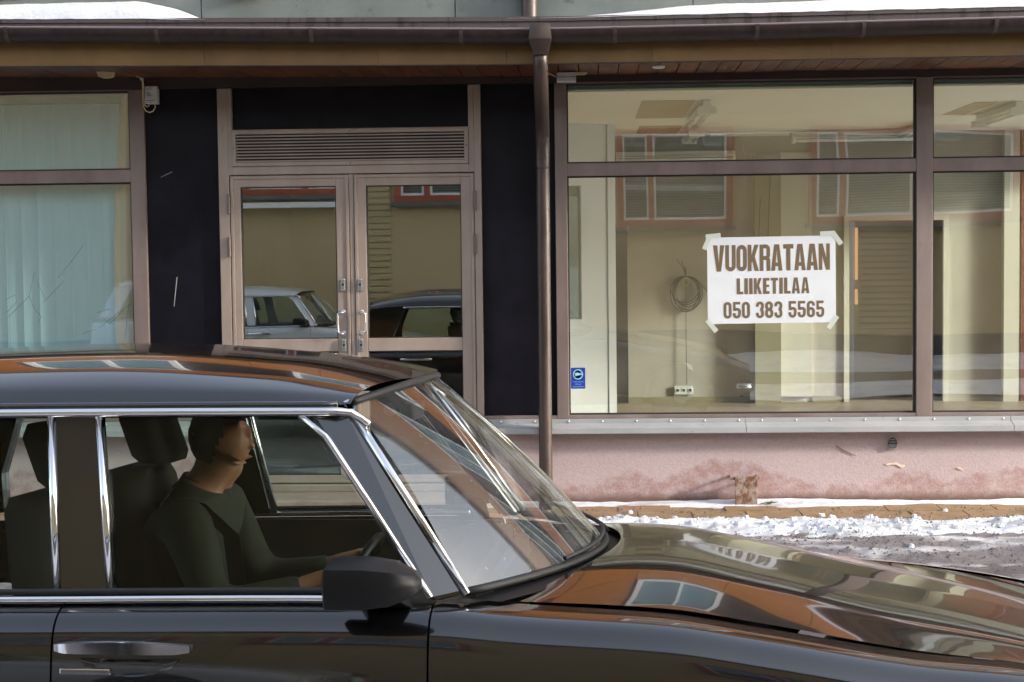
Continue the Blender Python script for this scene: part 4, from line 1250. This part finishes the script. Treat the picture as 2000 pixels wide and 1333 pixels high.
# ================================================================== across the street
OP = empty('opposite_building', (0, -13.3, 0), 0, 'beige rendered building with red framed windows mirrored in the shop glass', 'building')
MB().box(-20, 20, -9, 0, 0.5, 5.6).build('wall', 'beige_render', OP)
MB().box(-20, 20, -9, 0.03, -0.2, 0.498).build('plinth', 'opposite_plinth', OP)
MB().box(-20.2, 20.2, -9.2, 0.4, 5.6, 5.8).build('roof', 'grey_metal', OP)
def op_window(x0, x1, z0, z1, splits, dark=False):
    w = MB().frame(x0, x1, z0, z1, 0.10, 0.003, 0.07)
    for s in splits:
        w.box(s - 0.045, s + 0.045, 0.004, 0.068, z0 + 0.10, z1 - 0.10)
    o = w.build('window', 'red_frame', OP)
    e = [x0 + 0.055] + list(splits) + [x1 - 0.055]
    for k in range(len(e) - 1):
        a, b = e[k] + 0.045, e[k + 1] - 0.045
        MB().frame(a, b, z0 + 0.1, z1 - 0.1, 0.035, 0.010, 0.05).build('sash', 'sash_white', o)
        MB().box(a + 0.03, b - 0.03, 0.03, 0.036, z0 + 0.13, z1 - 0.13).build('pane', 'far_glass', o)
        MB().box(a + 0.03, b - 0.03, 0.004, 0.006, z0 + 0.13, z1 - 0.13).build('backing', 'window_dark', o)
        if not dark:
            bm_ = MB()
            zz = z0 + 0.14
            while zz < z1 - 0.15:
                bm_.box(a + 0.035, b - 0.035, 0.012, 0.024, zz, zz + 0.022)
                zz += 0.036
            tag(bm_.build('blind', 'blind_teal', o), kind='stuff')
    MB().box(x0 - 0.05, x1 + 0.05, 0.0, 0.14, z0 - 0.06, z0 - 0.002).build('sill', 'grey_metal', o)
    return o
op_window(0.95, 2.75, 2.15, 3.50, [1.54])
op_window(3.85, 6.95, 2.15, 3.50, [4.30, 5.45])
op_window(-2.35, -0.6, 2.72, 3.95, [-1.85])
op_window(-5.6, -3.0, 2.85, 4.0, [-4.6, -3.7], True)
op_window(7.9, 9.8, 2.15, 3.5, [8.8])
MB().box(-5.9, -2.95, 0.0, 0.22, 2.66, 2.74).build('ledge', 'sash_white', OP)
for k in range(38):
    MB().box(-2.95, -2.42, 0.0, 0.028, 0.52 + k * 0.095, 0.52 + k * 0.095 + 0.081).build('siding_board', 'yellow_siding', OP)
tw = empty('added_sun_blocker', (37.6, -24, 0), 0, 'unseen grey block added down the street to cut the sun', 'building')  # out of view, added so its shadow edge falls across the facade
MB().box(-7, 6.0, -8, 10.5, 0, 24).build('wall', 'grey_render', tw)
MB().box(-7.2, 6.2, -8.2, 10.7, 24, 24.4).build('roof', 'grey_metal', tw)
wm = MB().frame(-0.6, 0.6, 0, 1.4, 0.07, 0.0, 0.05).mesh('window', 'sash_white')
wg = MB().box(-0.53, 0.53, 0.005, 0.015, 0.07, 1.33).mesh('pane', 'window_dark')
for fl in range(7):
    for k in range(4):
        o = bpy.data.objects.new('window', wm)
        COL.objects.link(o)
        o.parent = tw
        o.location = (-7.002, 8.0 - k * 3.2 - 1.0, 1.6 + fl * 3.1)
        o.rotation_euler = (0, 0, R(90))
        p = bpy.data.objects.new('pane', wg)
        COL.objects.link(p)
        p.parent = o

# ================================================================== cars
def build_car(name, paint, loc, rz, rx, label, wagon=False, group=None):
    C = empty(name, loc, 0, label, 'car', group)
    C.rotation_euler = (rx, 0, rz)
    ZC = [(0.30, 0.958), (0.55, 0.960), (0.70, 0.955), (1.0, 0.905), (1.26, 0.848), (1.5, 0.803), (1.7, 0.760), (1.9, 0.705), (2.08, 0.64)]
    ZF = [(-3.0, 0.82), (-1.9, 0.885), (-0.8, 0.902), (0.0, 0.912), (0.2, 0.905), (0.365, 0.892), (0.7, 0.874), (0.93, 0.842), (1.3, 0.785), (1.5, 0.768), (1.75, 0.735), (1.95, 0.695), (2.15, 0.63)]
    ZT = [(-3.0, 0.80), (-2.8, 0.87), (-2.3, 0.925), (-1.9, 0.95)]
    WT = [(-3.0, 0.90), (-2.6, 0.965), (-2.0, 0.995), (-1.0, 1.0), (1.0, 1.0), (1.55, 0.985), (1.9, 0.955), (2.15, 0.90)]
    DROP = [(0, 0), (0.5, 0.018), (0.8, 0.052), (0.92, 0.084), (0.975, 0.108), (1.0, 0.132)]
    rear = -2.62 if wagon else -1.78
    if wagon:
        ZR = [(rear, 1.42), (-2.2, 1.455), (-1.4, 1.495), (-0.725, 1.504), (-0.286, 1.478), (-0.05, 1.440), (0.05, 1.412)]
    else:
        ZR = [(rear, 1.385), (-1.5, 1.455), (-1.17, 1.494), (-0.725, 1.504), (-0.286, 1.478), (-0.05, 1.440), (0.05, 1.412)]
    ZE = [(rear, 1.325), (rear + 0.4, 1.355), (-0.8, 1.364), (-0.2, 1.366), (0.05, 1.366)]
    AX = (1.42, -1.55)
    WZ, WR = 0.305, 0.305
    def zf(x): return pchip(ZF, x)
    def wt(x): return pchip(WT, x)
    def yside(z): return 0.79 - 0.13 * (z - 0.92) / 0.425
    def hood_z(x, y, zcen):
        t = abs(y)
        zc_, z_f = zcen, zf(x)
        return pchip([(0, zc_), (0.25, zc_ - 0.006), (0.42, zc_ - 0.017), (0.50, zc_ - 0.028), (0.66, 0.45 * (zc_ - 0.04) + 0.55 * (z_f + 0.012)), (0.74, z_f + 0.008), (0.80, z_f)], t)
    def zb(x):
        z = 0.21
        for a in AX:
            d = 0.365 ** 2 - (x - a) ** 2
            if d > 0:
                z = max(z, WZ + math.sqrt(d))
        return z
    def side_pt(x, v, s):
        z_f = zf(x)
        P = [(0.0, (0.70, z_f + 0.010)), (0.14, (0.80, z_f)), (0.22, (0.845, z_f - 0.019)), (0.29, (0.872, z_f - 0.055)), (0.37, (0.884, z_f - 0.11)), (0.52, (0.892, z_f - 0.24)),
             (0.72, (0.892, 0.50)), (0.88, (0.875, 0.34)), (1.0, (0.845, 0.21))]
        y = pchip([(k, p[0]) for k, p in P], v)
        z = pchip([(k, -p[1]) for k, p in P], v) * -1
        lo = zb(x)
        if lo > 0.22:
            z = z if z > lo else lo
        return (x, s * y * wt(x), z)
    def panel(nm, x0, x1, v0, s, m=paint, nx=None):
        nx = nx or max(6, int((x1 - x0) / 0.022))
        o = MB().grid(lambda u, v: side_pt(x0 + (x1 - x0) * u, v0 + (1 - v0) * v, s), nx, 44).build(nm, m, C, smooth=True)
        return o
    handles = []
    for s in (-1, 1):
        panel('fender', 0.175, 2.14, 0.02, s)
        d1 = panel('front_door', -0.700, 0.170, 0.12, s)
        d2 = panel('rear_door', -1.480, -0.705, 0.12, s)
        panel('rear_wing', -2.90, -1.485, 0.02, s)
        # chrome pull handles over a shallow cup
        for d, hx0 in ((d1, -0.690), (d2, -1.43)):
            zc_ = 0.800
            yy = abs(side_pt(hx0 + 0.15, 0.42, s)[1])
            pts = []
            for k in range(13):
                t = k / 12
                pts.append((hx0 + 0.318 * t, s * (yy + 0.030 * math.sin(math.pi * t) ** 0.5 + 0.004), zc_ + 0.022 + 0.006 * math.sin(math.pi * t)))
            rings = []
            for k, p in enumerate(pts):
                h = 0.017 * (0.55 + 0.45 * math.sin(math.pi * min(1, max(0, k / 12))) ** 0.4)
                rings.append([(p[0], p[1] + 0.006 * c_, p[2] + h * s_) for c_, s_ in ((-1, -0.8), (1, -0.9), (1.3, 0.0), (1, 0.9), (-1, 0.8))])
            MB().loft(rings).build('handle', 'chrome', d, smooth=True, sharp=50)
            MB().grid(lambda u, v: (hx0 + 0.055 + 0.235 * u, s * (yy + 0.003 - 0.012 * math.sin(math.pi * u) * math.sin(math.pi * v)), zc_ - 0.004 - 0.040 * math.sin(math.pi * u) ** 0.5 * v), 16, 8).build('handle_cup', paint, d, smooth=True)
            MB().box(hx0 + 0.01, hx0 + 0.13, min(s * yy, s * (yy + 0.006)), max(s * yy, s * (yy + 0.006)), zc_ - 0.040, zc_ - 0.026).build('lock_plate', 'chrome', d, bevel=0.003)
        # waistline chrome strip
        pts = [(x, s * 0.803, zf(x) + 0.012) for x in [(-1.48 if not wagon else -2.5) + k * 0.09 for k in range(18 if not wagon else 29)] if x < 0.06] + [(0.06, s * 0.803, zf(0.06) + 0.012)]
        MB().tube(pts, 0.0105, 8).build('waist_trim', 'chrome', C, smooth=True)
        MB().tube([(p[0], s * 0.798, p[2] + 0.018) for p in pts], 0.008, 6).build('window_seal', 'rubber', C, smooth=True)
        # side windows
        def slab(poly, m, nm, off=0.0, th=0.006, parent=C):
            ring_o = [(x, s * (yside(z) + off), z) for x, z in poly]
            ring_i = [(x, s * (yside(z) + off - th), z) for x, z in poly]
            return MB().loft([ring_o, ring_i]).build(nm, m, parent)
        T, Bt = 1.345, 0.925
        slab([(-0.660, T), (-0.170, T), (0.160, Bt), (-0.590, Bt)], 'car_glass', 'window', -0.012)
        slab([(-0.780, T), (-0.667, T), (-0.597, Bt), (-0.720, Bt)], paint, 'door_pillar', 0.0, 0.05)
        for (a, b) in (((-0.663, T), (-0.593, Bt)), ((-0.784, T), (-0.724, Bt))):
            MB().tube([(a[0], s * (yside(a[1]) + 0.002), a[1]), (b[0], s * (yside(b[1]) + 0.002), b[1])], 0.010, 8).build('window_trim', 'chrome', C, smooth=True)
        MB().tube([(-0.170, s * (yside(T) + 0.002), T), (-0.10, s * (yside(T - 0.05)), T - 0.055), (0.165, s * yside(Bt), Bt)], 0.009, 8).build('window_trim', 'chrome', C, smooth=True)
        if wagon:
            slab([(-1.40, T), (-0.790, T), (-0.728, Bt), (-1.46, Bt)], 'car_glass', 'window', -0.012)
            slab([(-1.50, T), (-1.405, T), (-1.465, Bt), (-1.56, Bt)], paint, 'door_pillar', 0.0, 0.05)
            slab([(-2.35, T - 0.02), (-1.505, T), (-1.565, Bt), (-2.55, Bt)], 'car_glass', 'window', -0.012)
            slab([(-2.62, T - 0.03), (-2.355, T - 0.01), (-2.555, Bt - 0.02), (-2.80, Bt - 0.03)], paint, 'rear_pillar', 0.0, 0.06)
        else:
            slab([(-1.37, T), (-0.790, T), (-0.728, Bt), (-1.50, Bt), (-1.49, 1.06)], 'car_glass', 'window', -0.012)
            slab([(-1.70, T - 0.015), (-1.375, T), (-1.495, 1.06), (-1.505, Bt), (-2.10, Bt), (-2.04, 1.02), (-1.93, 1.17), (-1.81, 1.28)], paint, 'rear_pillar', 0.0, 0.06)
        # windscreen pillar
        tr, tf = (-0.150, s * 0.661, 1.348), (-0.056, s * 0.634, 1.366)
        br, bf = (0.165, s * 0.792, 0.915), (0.246, s * 0.752, 0.928)
        MB().hexa([br, bf, (bf[0] - 0.02, bf[1] - s * 0.045, bf[2]), (br[0] + 0.02, br[1] - s * 0.05, br[2]),
                   tr, tf, (tf[0] - 0.02, tf[1] - s * 0.04, tf[2]), (tr[0] + 0.02, tr[1] - s * 0.04, tr[2])]).build('windscreen_pillar', paint, C, bevel=0.012)
        MB().tube([(tf[0] - 0.004, tf[1], tf[2] + 0.004), ((tf[0] + bf[0]) / 2, (tf[1] + bf[1]) / 2 + s * 0.004, (tf[2] + bf[2]) / 2 + 0.004), bf], 0.011, 8).build('pillar_trim', 'chrome', C, smooth=True)
        # rain gutter along the roof and chrome below it
        n = 40
        re = rear + 0.1
        rg_, ch = [], []
        for k in range(n + 1):
            x = re + (-0.075 - re) * k / n
            ze = pchip(ZE, x)
            rg_.append((x, s * 0.652, ze - 0.004))
            if x > rear + 0.35:
                ch.append((x, s * (yside(T) + 0.006), ze - 0.018))
        MB().tube(rg_, 0.011, 8).build('roof_gutter', paint, C, smooth=True)
        MB().tube(ch + [(-0.045, s * 0.645, 1.345), (0.0, s * 0.655, 1.315)], 0.0115, 8).build('roof_trim', 'chrome', C, smooth=True)
        MB().loft([[(x, s * 0.655, z + 0.002), (x, s * 0.664, z - 0.022), (x, s * 0.61, z - 0.026), (x, s * 0.60, z)] for x, y, z in rg_]).build('cant_rail', paint, C, smooth=True, sharp=40)
        # door mirror
        mr = empty('door_mirror', (0, 0, 0)) if False else None
        MB().loft([[(x, s * (0.955 + dy * k), 0.985 + dz * k) for dy, dz in ((-0.075, -0.05), (0.075, -0.045), (0.085, 0.0), (0.075, 0.042), (0.0, 0.055), (-0.075, 0.05), (-0.085, 0.0))]
                   for x, k in ((-0.035, 0.90), (-0.03, 1.0), (0.05, 1.0), (0.11, 0.85), (0.155, 0.5), (0.17, 0.2))]).build('door_mirror', 'black_plastic', C, smooth=True, sharp=45)
        MB().hexa([(0.02, s * 0.80, 0.90), (0.13, s * 0.80, 0.90), (0.11, s * 0.80, 0.97), (0.0, s * 0.80, 0.97),
                   (0.03, s * 0.90, 0.945), (0.10, s * 0.90, 0.945), (0.09, s * 0.90, 0.985), (0.02, s * 0.90, 0.985)]).build('mirror_arm', 'black_plastic', C, bevel=0.006)
        # lamps
        MB().lathe((2.085, s * 0.58, 0.50), (1, 0, 0), [(0.09, 0.0), (0.10, 0.035), (0.085, 0.04), (0.06, 0.055), (0.01, 0.062)], 24).build('headlight', 'lamp_lens', C, smooth=True, sharp=40)
        MB().box(2.04, 2.13, min(s * 0.70, s * 0.77), max(s * 0.70, s * 0.77), 0.45, 0.56).build('indicator', 'orange_lens', C, bevel=0.012)
        MB().box(-2.93, -2.85, min(s * 0.55, s * 0.80), max(s * 0.55, s * 0.80), 0.58, 0.72).build('tail_light', 'red_lens', C, bevel=0.012)
        # wheels
        for a in AX:
            w = MB().lathe((a, s * 0.64, WZ), (0, s, 0), [(0.17, 0.0), (0.26, 0.0), (0.30, 0.02), (0.305, 0.05), (0.305, 0.14), (0.30, 0.17), (0.27, 0.19), (0.185, 0.185), (0.17, 0.17)], 36).build('wheel', 'rubber', C, smooth=True, sharp=50)
            MB().lathe((a, s * 0.64, WZ), (0, s, 0), [(0.186, 0.02), (0.186, 0.178), (0.165, 0.165), (0.13, 0.15), (0.12, 0.165), (0.07, 0.17), (0.06, 0.19), (0.01, 0.195)], 30).build('rim', 'wheel_metal', w, smooth=True, sharp=40)
    # bonnet, shaped sheet from cowl to nose
    def xb(t): return 0.536 - 0.295 * t * t
    def hood(u, v):
        y = -0.70 + 1.40 * v
        x0 = xb(y / 0.74) + 0.045
        x = x0 + (2.06 - x0) * u
        return (x, y * wt(x), hood_z(x, y, pchip(ZC, x)) - 0.004 * (1 - u) ** 20)
    MB().grid(hood, 70, 70).build('bonnet', paint, C, smooth=True)
    MB().grid(lambda u, v: (xb((v * 2 - 1)) + 0.005 + 0.075 * u, 0.735 * (v * 2 - 1), 0.936 - 0.008 * u - 0.02 * (v * 2 - 1) ** 2), 3, 40).build('cowl', 'black_plastic', C, smooth=True)
    for (yb_, ye) in ((-0.42, 0.10), (0.12, 0.60)):
        pts = []
        for k in range(9):
            y = yb_ + (ye - yb_) * k / 8
            pts.append((xb(y / 0.74) + 0.012 - 0.02 * k / 8, y, 0.962 + 0.018 * k / 8))
        MB().tube(pts, 0.006, 6).build('wiper', 'rubber', C)
    # nose and tail
    MB().grid(lambda u, v: (2.06 + 0.075 * math.sin(math.pi * 0.5 * u) - 0.02 * (2 * v - 1) ** 2, (2 * v - 1) * 0.80 * 0.93, 0.640 - 0.02 * abs(2 * v - 1) - 0.36 * u ** 1.5), 14, 30).build('front_panel', paint, C, smooth=True)
    MB().grid(lambda u, v: (-2.89 - 0.05 * math.sin(math.pi * u), (2 * v - 1) * 0.80 * 0.92, 0.82 - 0.55 * u), 10, 20).build('rear_panel', paint, C, smooth=True)
    gr = MB().frame(-0.24, 0.24, 0.40, 0.61, 0.015, -0.015, 0.015).build('grille', 'chrome', C)
    gr.location, gr.rotation_euler = (2.135, 0, 0), (0, 0, R(90))
    for k in range(7):
        MB().box(-0.224, 0.224, -0.008, 0.008, 0.43 + k * 0.024, 0.436 + k * 0.024).build('grille_bar', 'chrome', gr)
    for xa, sg in ((2.16, 1), (-2.96, -1)):
        MB().tube([(xa - sg * 0.16, -0.86, 0.42), (xa - sg * 0.03, -0.80, 0.42), (xa + sg * 0.03, -0.5, 0.42), (xa + sg * 0.05, 0, 0.42), (xa + sg * 0.03, 0.5, 0.42), (xa - sg * 0.03, 0.80, 0.42), (xa - sg * 0.16, 0.86, 0.42)], 0.05, 10).build('bumper', 'chrome', C, smooth=True)
    if not wagon:
        MB().grid(lambda u, v: (-2.88 + 0.93 * u, (-0.70 + 1.4 * v) * wt(-2.88 + 0.93 * u), pchip([(0, pchip(ZT, -2.88 + 0.93 * u)), (0.5, pchip(ZT, -2.88 + 0.93 * u) - 0.012), (0.70, zf(-2.88 + 0.93 * u) + 0.010)], abs(-0.70 + 1.4 * v))), 20, 30).build('boot_lid', paint, C, smooth=True)
    # roof skin
    def roof(u, v):
        t = 2 * v - 1
        x0, x1 = rear + 0.05 * t * t, 0.050 - 0.095 * t * t
        x = x0 + (x1 - x0) * u
        dr = pchip(DROP, abs(t)) / 0.132 * (pchip(ZR, x) - pchip(ZE, x))
        return (x, 0.650 * t, pchip(ZR, x) - dr)
    MB().grid(roof, 70, 60).build('roof', paint, C, smooth=True)
    # windscreen and rear window, curved glass with real thickness
    def screen(u, v, off):
        t = 2 * v - 1
        b = Vector((xb(t) - 0.0, 0.738 * t, 0.942 - 0.014 * t * t))
        tp_ = Vector((0.048 - 0.095 * t * t, 0.626 * t, 1.402 - 0.036 * t * t))
        p = b.lerp(tp_, u) + Vector((0.65, 0, 0.75)) * (0.018 * math.sin(math.pi * u) - off)
        return p
    ws = MB().grid(lambda u, v: screen(u, v, 0.0), 24, 40).build('windscreen', 'windscreen_glass', C, smooth=True)
    MB().tube([screen(0.0, k / 30, -0.004) for k in range(31)], 0.011, 8).build('windscreen_seal', 'rubber', ws, smooth=True)
    MB().tube([screen(1.0, k / 30, -0.004) for k in range(31)], 0.010, 8).build('windscreen_seal', 'rubber', ws, smooth=True)
    MB().box(-0.02, 0.02, -0.10, 0.10, 1.285, 1.335).build('rear_view_mirror', 'black_plastic', C, bevel=0.01)
    rb, rt_ = ((-2.80, 0.90), (-2.62, 1.40)) if wagon else ((-2.08, 0.935), (-1.79, 1.375))
    MB().grid(lambda u, v: (rb[0] + (rt_[0] - rb[0]) * u + 0.08 * (2 * v - 1) ** 2, (2 * v - 1) * (0.72 - 0.10 * u), rb[1] + (rt_[1] - rb[1]) * u - 0.03 * (2 * v - 1) ** 2), 8, 20).build('rear_window', 'car_glass', C, smooth=True)
    # cabin: floor, bulkheads, door cards, dashboard, seats
    MB().box(-2.75, 1.98, -0.70, 0.70, 0.20, 0.26).build('floor_pan', 'black_plastic', C)
    MB().box(0.22, 0.26, -0.76, 0.76, 0.26, 0.86).build('bulkhead', 'black_plastic', C)
    MB().box(-1.95, -1.90, -0.76, 0.76, 0.26, 0.88).build('rear_bulkhead', 'black_plastic', C)
    for s in (-1, 1):
        MB().box(-1.48, 0.17, min(s * 0.745, s * 0.765), max(s * 0.745, s * 0.765), 0.30, 0.905).build('door_card', 'car_trim', C)
    MB().loft([[(x, -0.74, z), (x, 0.74, z), (x, 0.74, z2), (x, -0.74, z2)] for x, z, z2 in ((-0.10, 0.66, 0.80), (-0.07, 0.64, 0.865), (0.10, 0.64, 0.905), (0.21, 0.64, 0.895))]).build('dashboard', 'car_trim', C, bevel=0.01)
    MB().box(-1.90, -1.60, -0.70, 0.70, 0.30, 0.98).box(-1.60, -1.15, -0.70, 0.70, 0.28, 0.46).build('rear_seat', 'seat_cloth', C, bevel=0.05)
    for s in (-1, 1):
        y0 = s * 0.36
        st_ = MB().loft([[(-0.78 - 0.13 * t - 0.05 * a, y0 + 0.24 * w_ * k, 0.42 + 0.70 * t) for a, w_ in ((1, -1), (0, -1.0), (-1.2, -0.8), (-1.2, 0.8), (0, 1.0), (1, 1))] for t, k in ((0, 1), (0.3, 1.02), (0.7, 0.95), (0.95, 0.8), (1.0, 0.6))]).build('seat', 'seat_cloth', C, smooth=True, sharp=60)
        MB().box(-0.86, -0.32, y0 - 0.25, y0 + 0.25, 0.30, 0.47).build('cushion', 'seat_cloth', st_, bevel=0.05)
        MB().loft([[(-0.83 - 0.06 * t + 0.055 * a * k, y0 + 0.135 * w_ * k, 1.135 + 0.17 * t) for a, w_ in ((-1, -0.9), (0.3, -1.0), (1, -0.7), (1, 0.7), (0.3, 1.0), (-1, 0.9))] for t, k in ((0, 0.8), (0.15, 1.0), (0.8, 1.0), (1.0, 0.75))]).build('headrest', 'seat_cloth', st_, smooth=True, sharp=60)
    cw = (-0.26, 0.36, 0.74)
    ax = Vector((-0.86, 0, 0.5)).normalized()
    a_, b_ = Vector((0, 1, 0)), Vector((0.5, 0, 0.86))
    sw_ = MB().tube([Vector(cw) + (a_ * math.cos(t) + b_ * math.sin(t)) * 0.19 for t in [k * math.pi / 12 for k in range(25)]], 0.014, 8).build('steering_wheel', 'black_plastic', C, smooth=True)
    MB().tube([cw, (-0.05, 0.36, 0.64)], 0.03, 8).build('steering_column', 'black_plastic', sw_)
    for t in (0.0, math.pi, -math.pi / 2):
        MB().tube([cw, Vector(cw) + (a_ * math.cos(t) + b_ * math.sin(t)) * 0.18], 0.012, 6).build('spoke', 'black_plastic', sw_)
    return C

CAR_LOC, CAR_RZ, CAR_RX = (0.0, -6.31, ROAD_Z), R(-3.0), R(-2.1)
car = build_car('black_car', 'black_paint', CAR_LOC, CAR_RZ, CAR_RX, 'glossy black old saloon car with chrome trim passing in the foreground')
wag = build_car('parked_car', 'white_car_paint', (-3.45, -11.9, 0.0), R(0), 0.0, 'silvery white estate car parked across the street, mirrored in the doors', wagon=True)

# ------------------------------------------------------------------ driver
def skin_obj(name, verts, edges, radii, material, parent, root=0, sub=2):
    me = bpy.data.meshes.new(name)
    me.from_pydata(verts, edges, [])
    me.materials.append(MATS[material])
    o = bpy.data.objects.new(name, me)
    COL.objects.link(o)
    o.parent = parent
    md = o.modifiers.new('skin', 'SKIN')
    md.use_smooth_shade = True
    sv = me.skin_vertices[0].data
    for i, r in enumerate(radii):
        rr_ = r if hasattr(r, '__len__') else (r, r)
        sv[i].radius = rr_
        sv[i].use_root = (i == root)
    sb = o.modifiers.new('subdivision', 'SUBSURF')
    sb.levels = sub
    sb.render_levels = sub
    return o

def driver():
    D = 0.36
    V, E, RD = [], [], []
    def add(p, r, link=None):
        V.append((p[0], D + p[1], p[2]))
        RD.append(r)
        if link is not None:
            E.append((link, len(V) - 1))
        return len(V) - 1
    pel = add((-0.73, 0, 0.54), (0.15, 0.13))
    bel = add((-0.76, 0, 0.70), (0.15, 0.12), pel)
    che = add((-0.76, 0, 0.88), (0.16, 0.12), bel)
    shl = add((-0.73, 0, 1.00), (0.13, 0.085), che)
    nek = add((-0.695, 0, 1.075), 0.056, shl)
    jaw = add((-0.665, 0, 1.125), (0.062, 0.066), nek)
    hed = add((-0.640, 0, 1.195), (0.076, 0.092), jaw)
    crn = add((-0.645, 0, 1.262), (0.066, 0.078), hed)
    brw = add((-0.592, 0, 1.228), (0.048, 0.034), hed)
    nos = add((-0.566, 0, 1.190), 0.017, hed)
    add((-0.548, 0, 1.174), 0.0125, nos)
    mth = add((-0.586, 0, 1.142), (0.038, 0.026), jaw)
    chn = add((-0.588, 0, 1.108), (0.030, 0.024), jaw)
    for s in (-1, 1):
        ear = add((-0.65, s * 0.080, 1.185), 0.014, hed)
        sh = add((-0.71, s * 0.185, 0.985), 0.062, shl)
        el = add((-0.60, s * 0.27, 0.73), 0.046, sh)
        wr = add((-0.36, s * 0.20, 0.78), 0.032, el)
        pm_ = add((-0.285, s * 0.175, 0.815), (0.030, 0.018), wr)
        for k, (dy, l) in enumerate(((-0.026, 0.05), (-0.009, 0.055), (0.009, 0.052), (0.025, 0.042))):
            f1 = add((-0.245, s * 0.175 + dy, 0.835), 0.0095, pm_)
            f2 = add((-0.225, s * 0.175 + dy, 0.815), 0.009, f1)
            add((-0.240, s * 0.175 + dy, 0.815 - l * 0.55), 0.0085, f2)
        th1 = add((-0.290, s * 0.150, 0.805), 0.011, pm_)
        add((-0.262, s * 0.140, 0.790), 0.010, th1)
        hp = add((-0.66, s * 0.10, 0.53), 0.095, pel)
        kn = add((-0.26, s * 0.13, 0.58), 0.065, hp)
        an = add((-0.02, s * 0.12, 0.34), 0.045, kn)
        add((0.10, s * 0.12, 0.33), 0.035, an)
    body = skin_obj('person', V, E, RD, 'skin', None)
    tag(body, 'driver in green jacket sitting at the wheel of the black car', 'person')
    V2, E2, R2 = [], [], []
    def add2(p, r, link=None):
        V2.append((p[0], D + p[1], p[2]))
        R2.append(r)
        if link is not None:
            E2.append((link, len(V2) - 1))
        return len(V2) - 1
    p0 = add2((-0.73, 0, 0.52), (0.185, 0.16))
    p1 = add2((-0.76, 0, 0.70), (0.19, 0.155), p0)
    p2 = add2((-0.76, 0, 0.88), (0.20, 0.155), p1)
    p3 = add2((-0.73, 0, 1.00), (0.16, 0.11), p2)
    add2((-0.70, 0, 1.055), (0.085, 0.085), p3)
    for s in (-1, 1):
        a = add2((-0.71, s * 0.19, 0.985), 0.085, p3)
        b = add2((-0.60, s * 0.275, 0.73), 0.066, a)
        c = add2((-0.40, s * 0.205, 0.768), 0.046, b)
        add2((-0.345, s * 0.195, 0.786), 0.042, c)
    jk = skin_obj('jacket', V2, E2, R2, 'green_jacket', body)
    V3, E3, R3 = [(-0.73, D, 0.53)], [], [(0.17, 0.15)]
    for s in (-1, 1):
        V3 += [(-0.64, D + s * 0.10, 0.53), (-0.26, D + s * 0.13, 0.58), (-0.04, D + s * 0.12, 0.36)]
        n = len(V3)
        E3 += [(0, n - 3), (n - 3, n - 2), (n - 2, n - 1)]
        R3 += [0.112, 0.082, 0.058]
    skin_obj('trousers', V3, E3, R3, 'dark_trousers', body)
    hm = MB()
    def hfn(u, v):
        th, ph = math.pi * u, 2 * math.pi * v
        k = 1.0 + 0.05 * fbm(9 * math.sin(th) * math.cos(ph), 9 * math.sin(th) * math.sin(ph), 9 * math.cos(th))
        return (-0.648 + 0.104 * k * math.sin(th) * math.cos(ph), D + 0.088 * k * math.sin(th) * math.sin(ph), 1.212 + 0.112 * k * math.cos(th))
    hm.grid(hfn, 30, 48)
    def keep(p):
        x, y, z = p
        line = 1.115 if x < -0.67 else (1.115 + (x + 0.67) * 1.9 if x < -0.62 else 1.262)
        return z > line + 0.006 * nz(x * 90, y * 90)
    hm.f = [f for f in hm.f if all(keep(hm.v[i]) for i in f)]
    hm.build('hair', 'hair', body, smooth=True, fix=False)
    MB().lathe((-0.712, D, 1.028), (0.35, 0, 1), [(0.098, 0.0), (0.086, 0.02), (0.078, 0.05), (0.070, 0.05), (0.076, 0.015)], 20).build('collar', 'green_jacket', body, smooth=True)
    for (x, z) in ():
        pass
    for s in (-1, 1):
        MB().lathe((-0.574, D + s * 0.031, 1.205), (1, 0, 0), [(0.006, -0.008), (0.006, 0.001), (0.003, 0.003)], 10).build('eye', 'hair', body)
    MB().loft([[(x, D + y - 0.0, z), (x + 0.05, D + y, z + 0.0), (x + 0.05, D + y - 0.004, z), (x, D + y - 0.004, z)] for x, y, z in
               ((-0.80, -0.22, 1.04), (-0.69, -0.215, 1.03), (-0.60, -0.17, 0.93), (-0.60, -0.10, 0.75), (-0.60, 0.05, 0.60))]).build('seat_belt', 'rubber', body)
    M_ = Matrix.Translation(CAR_LOC) @ Matrix.Rotation(CAR_RZ, 4, 'Z') @ Matrix.Rotation(CAR_RX, 4, 'X')
    body.matrix_world = M_
    return body
driver()
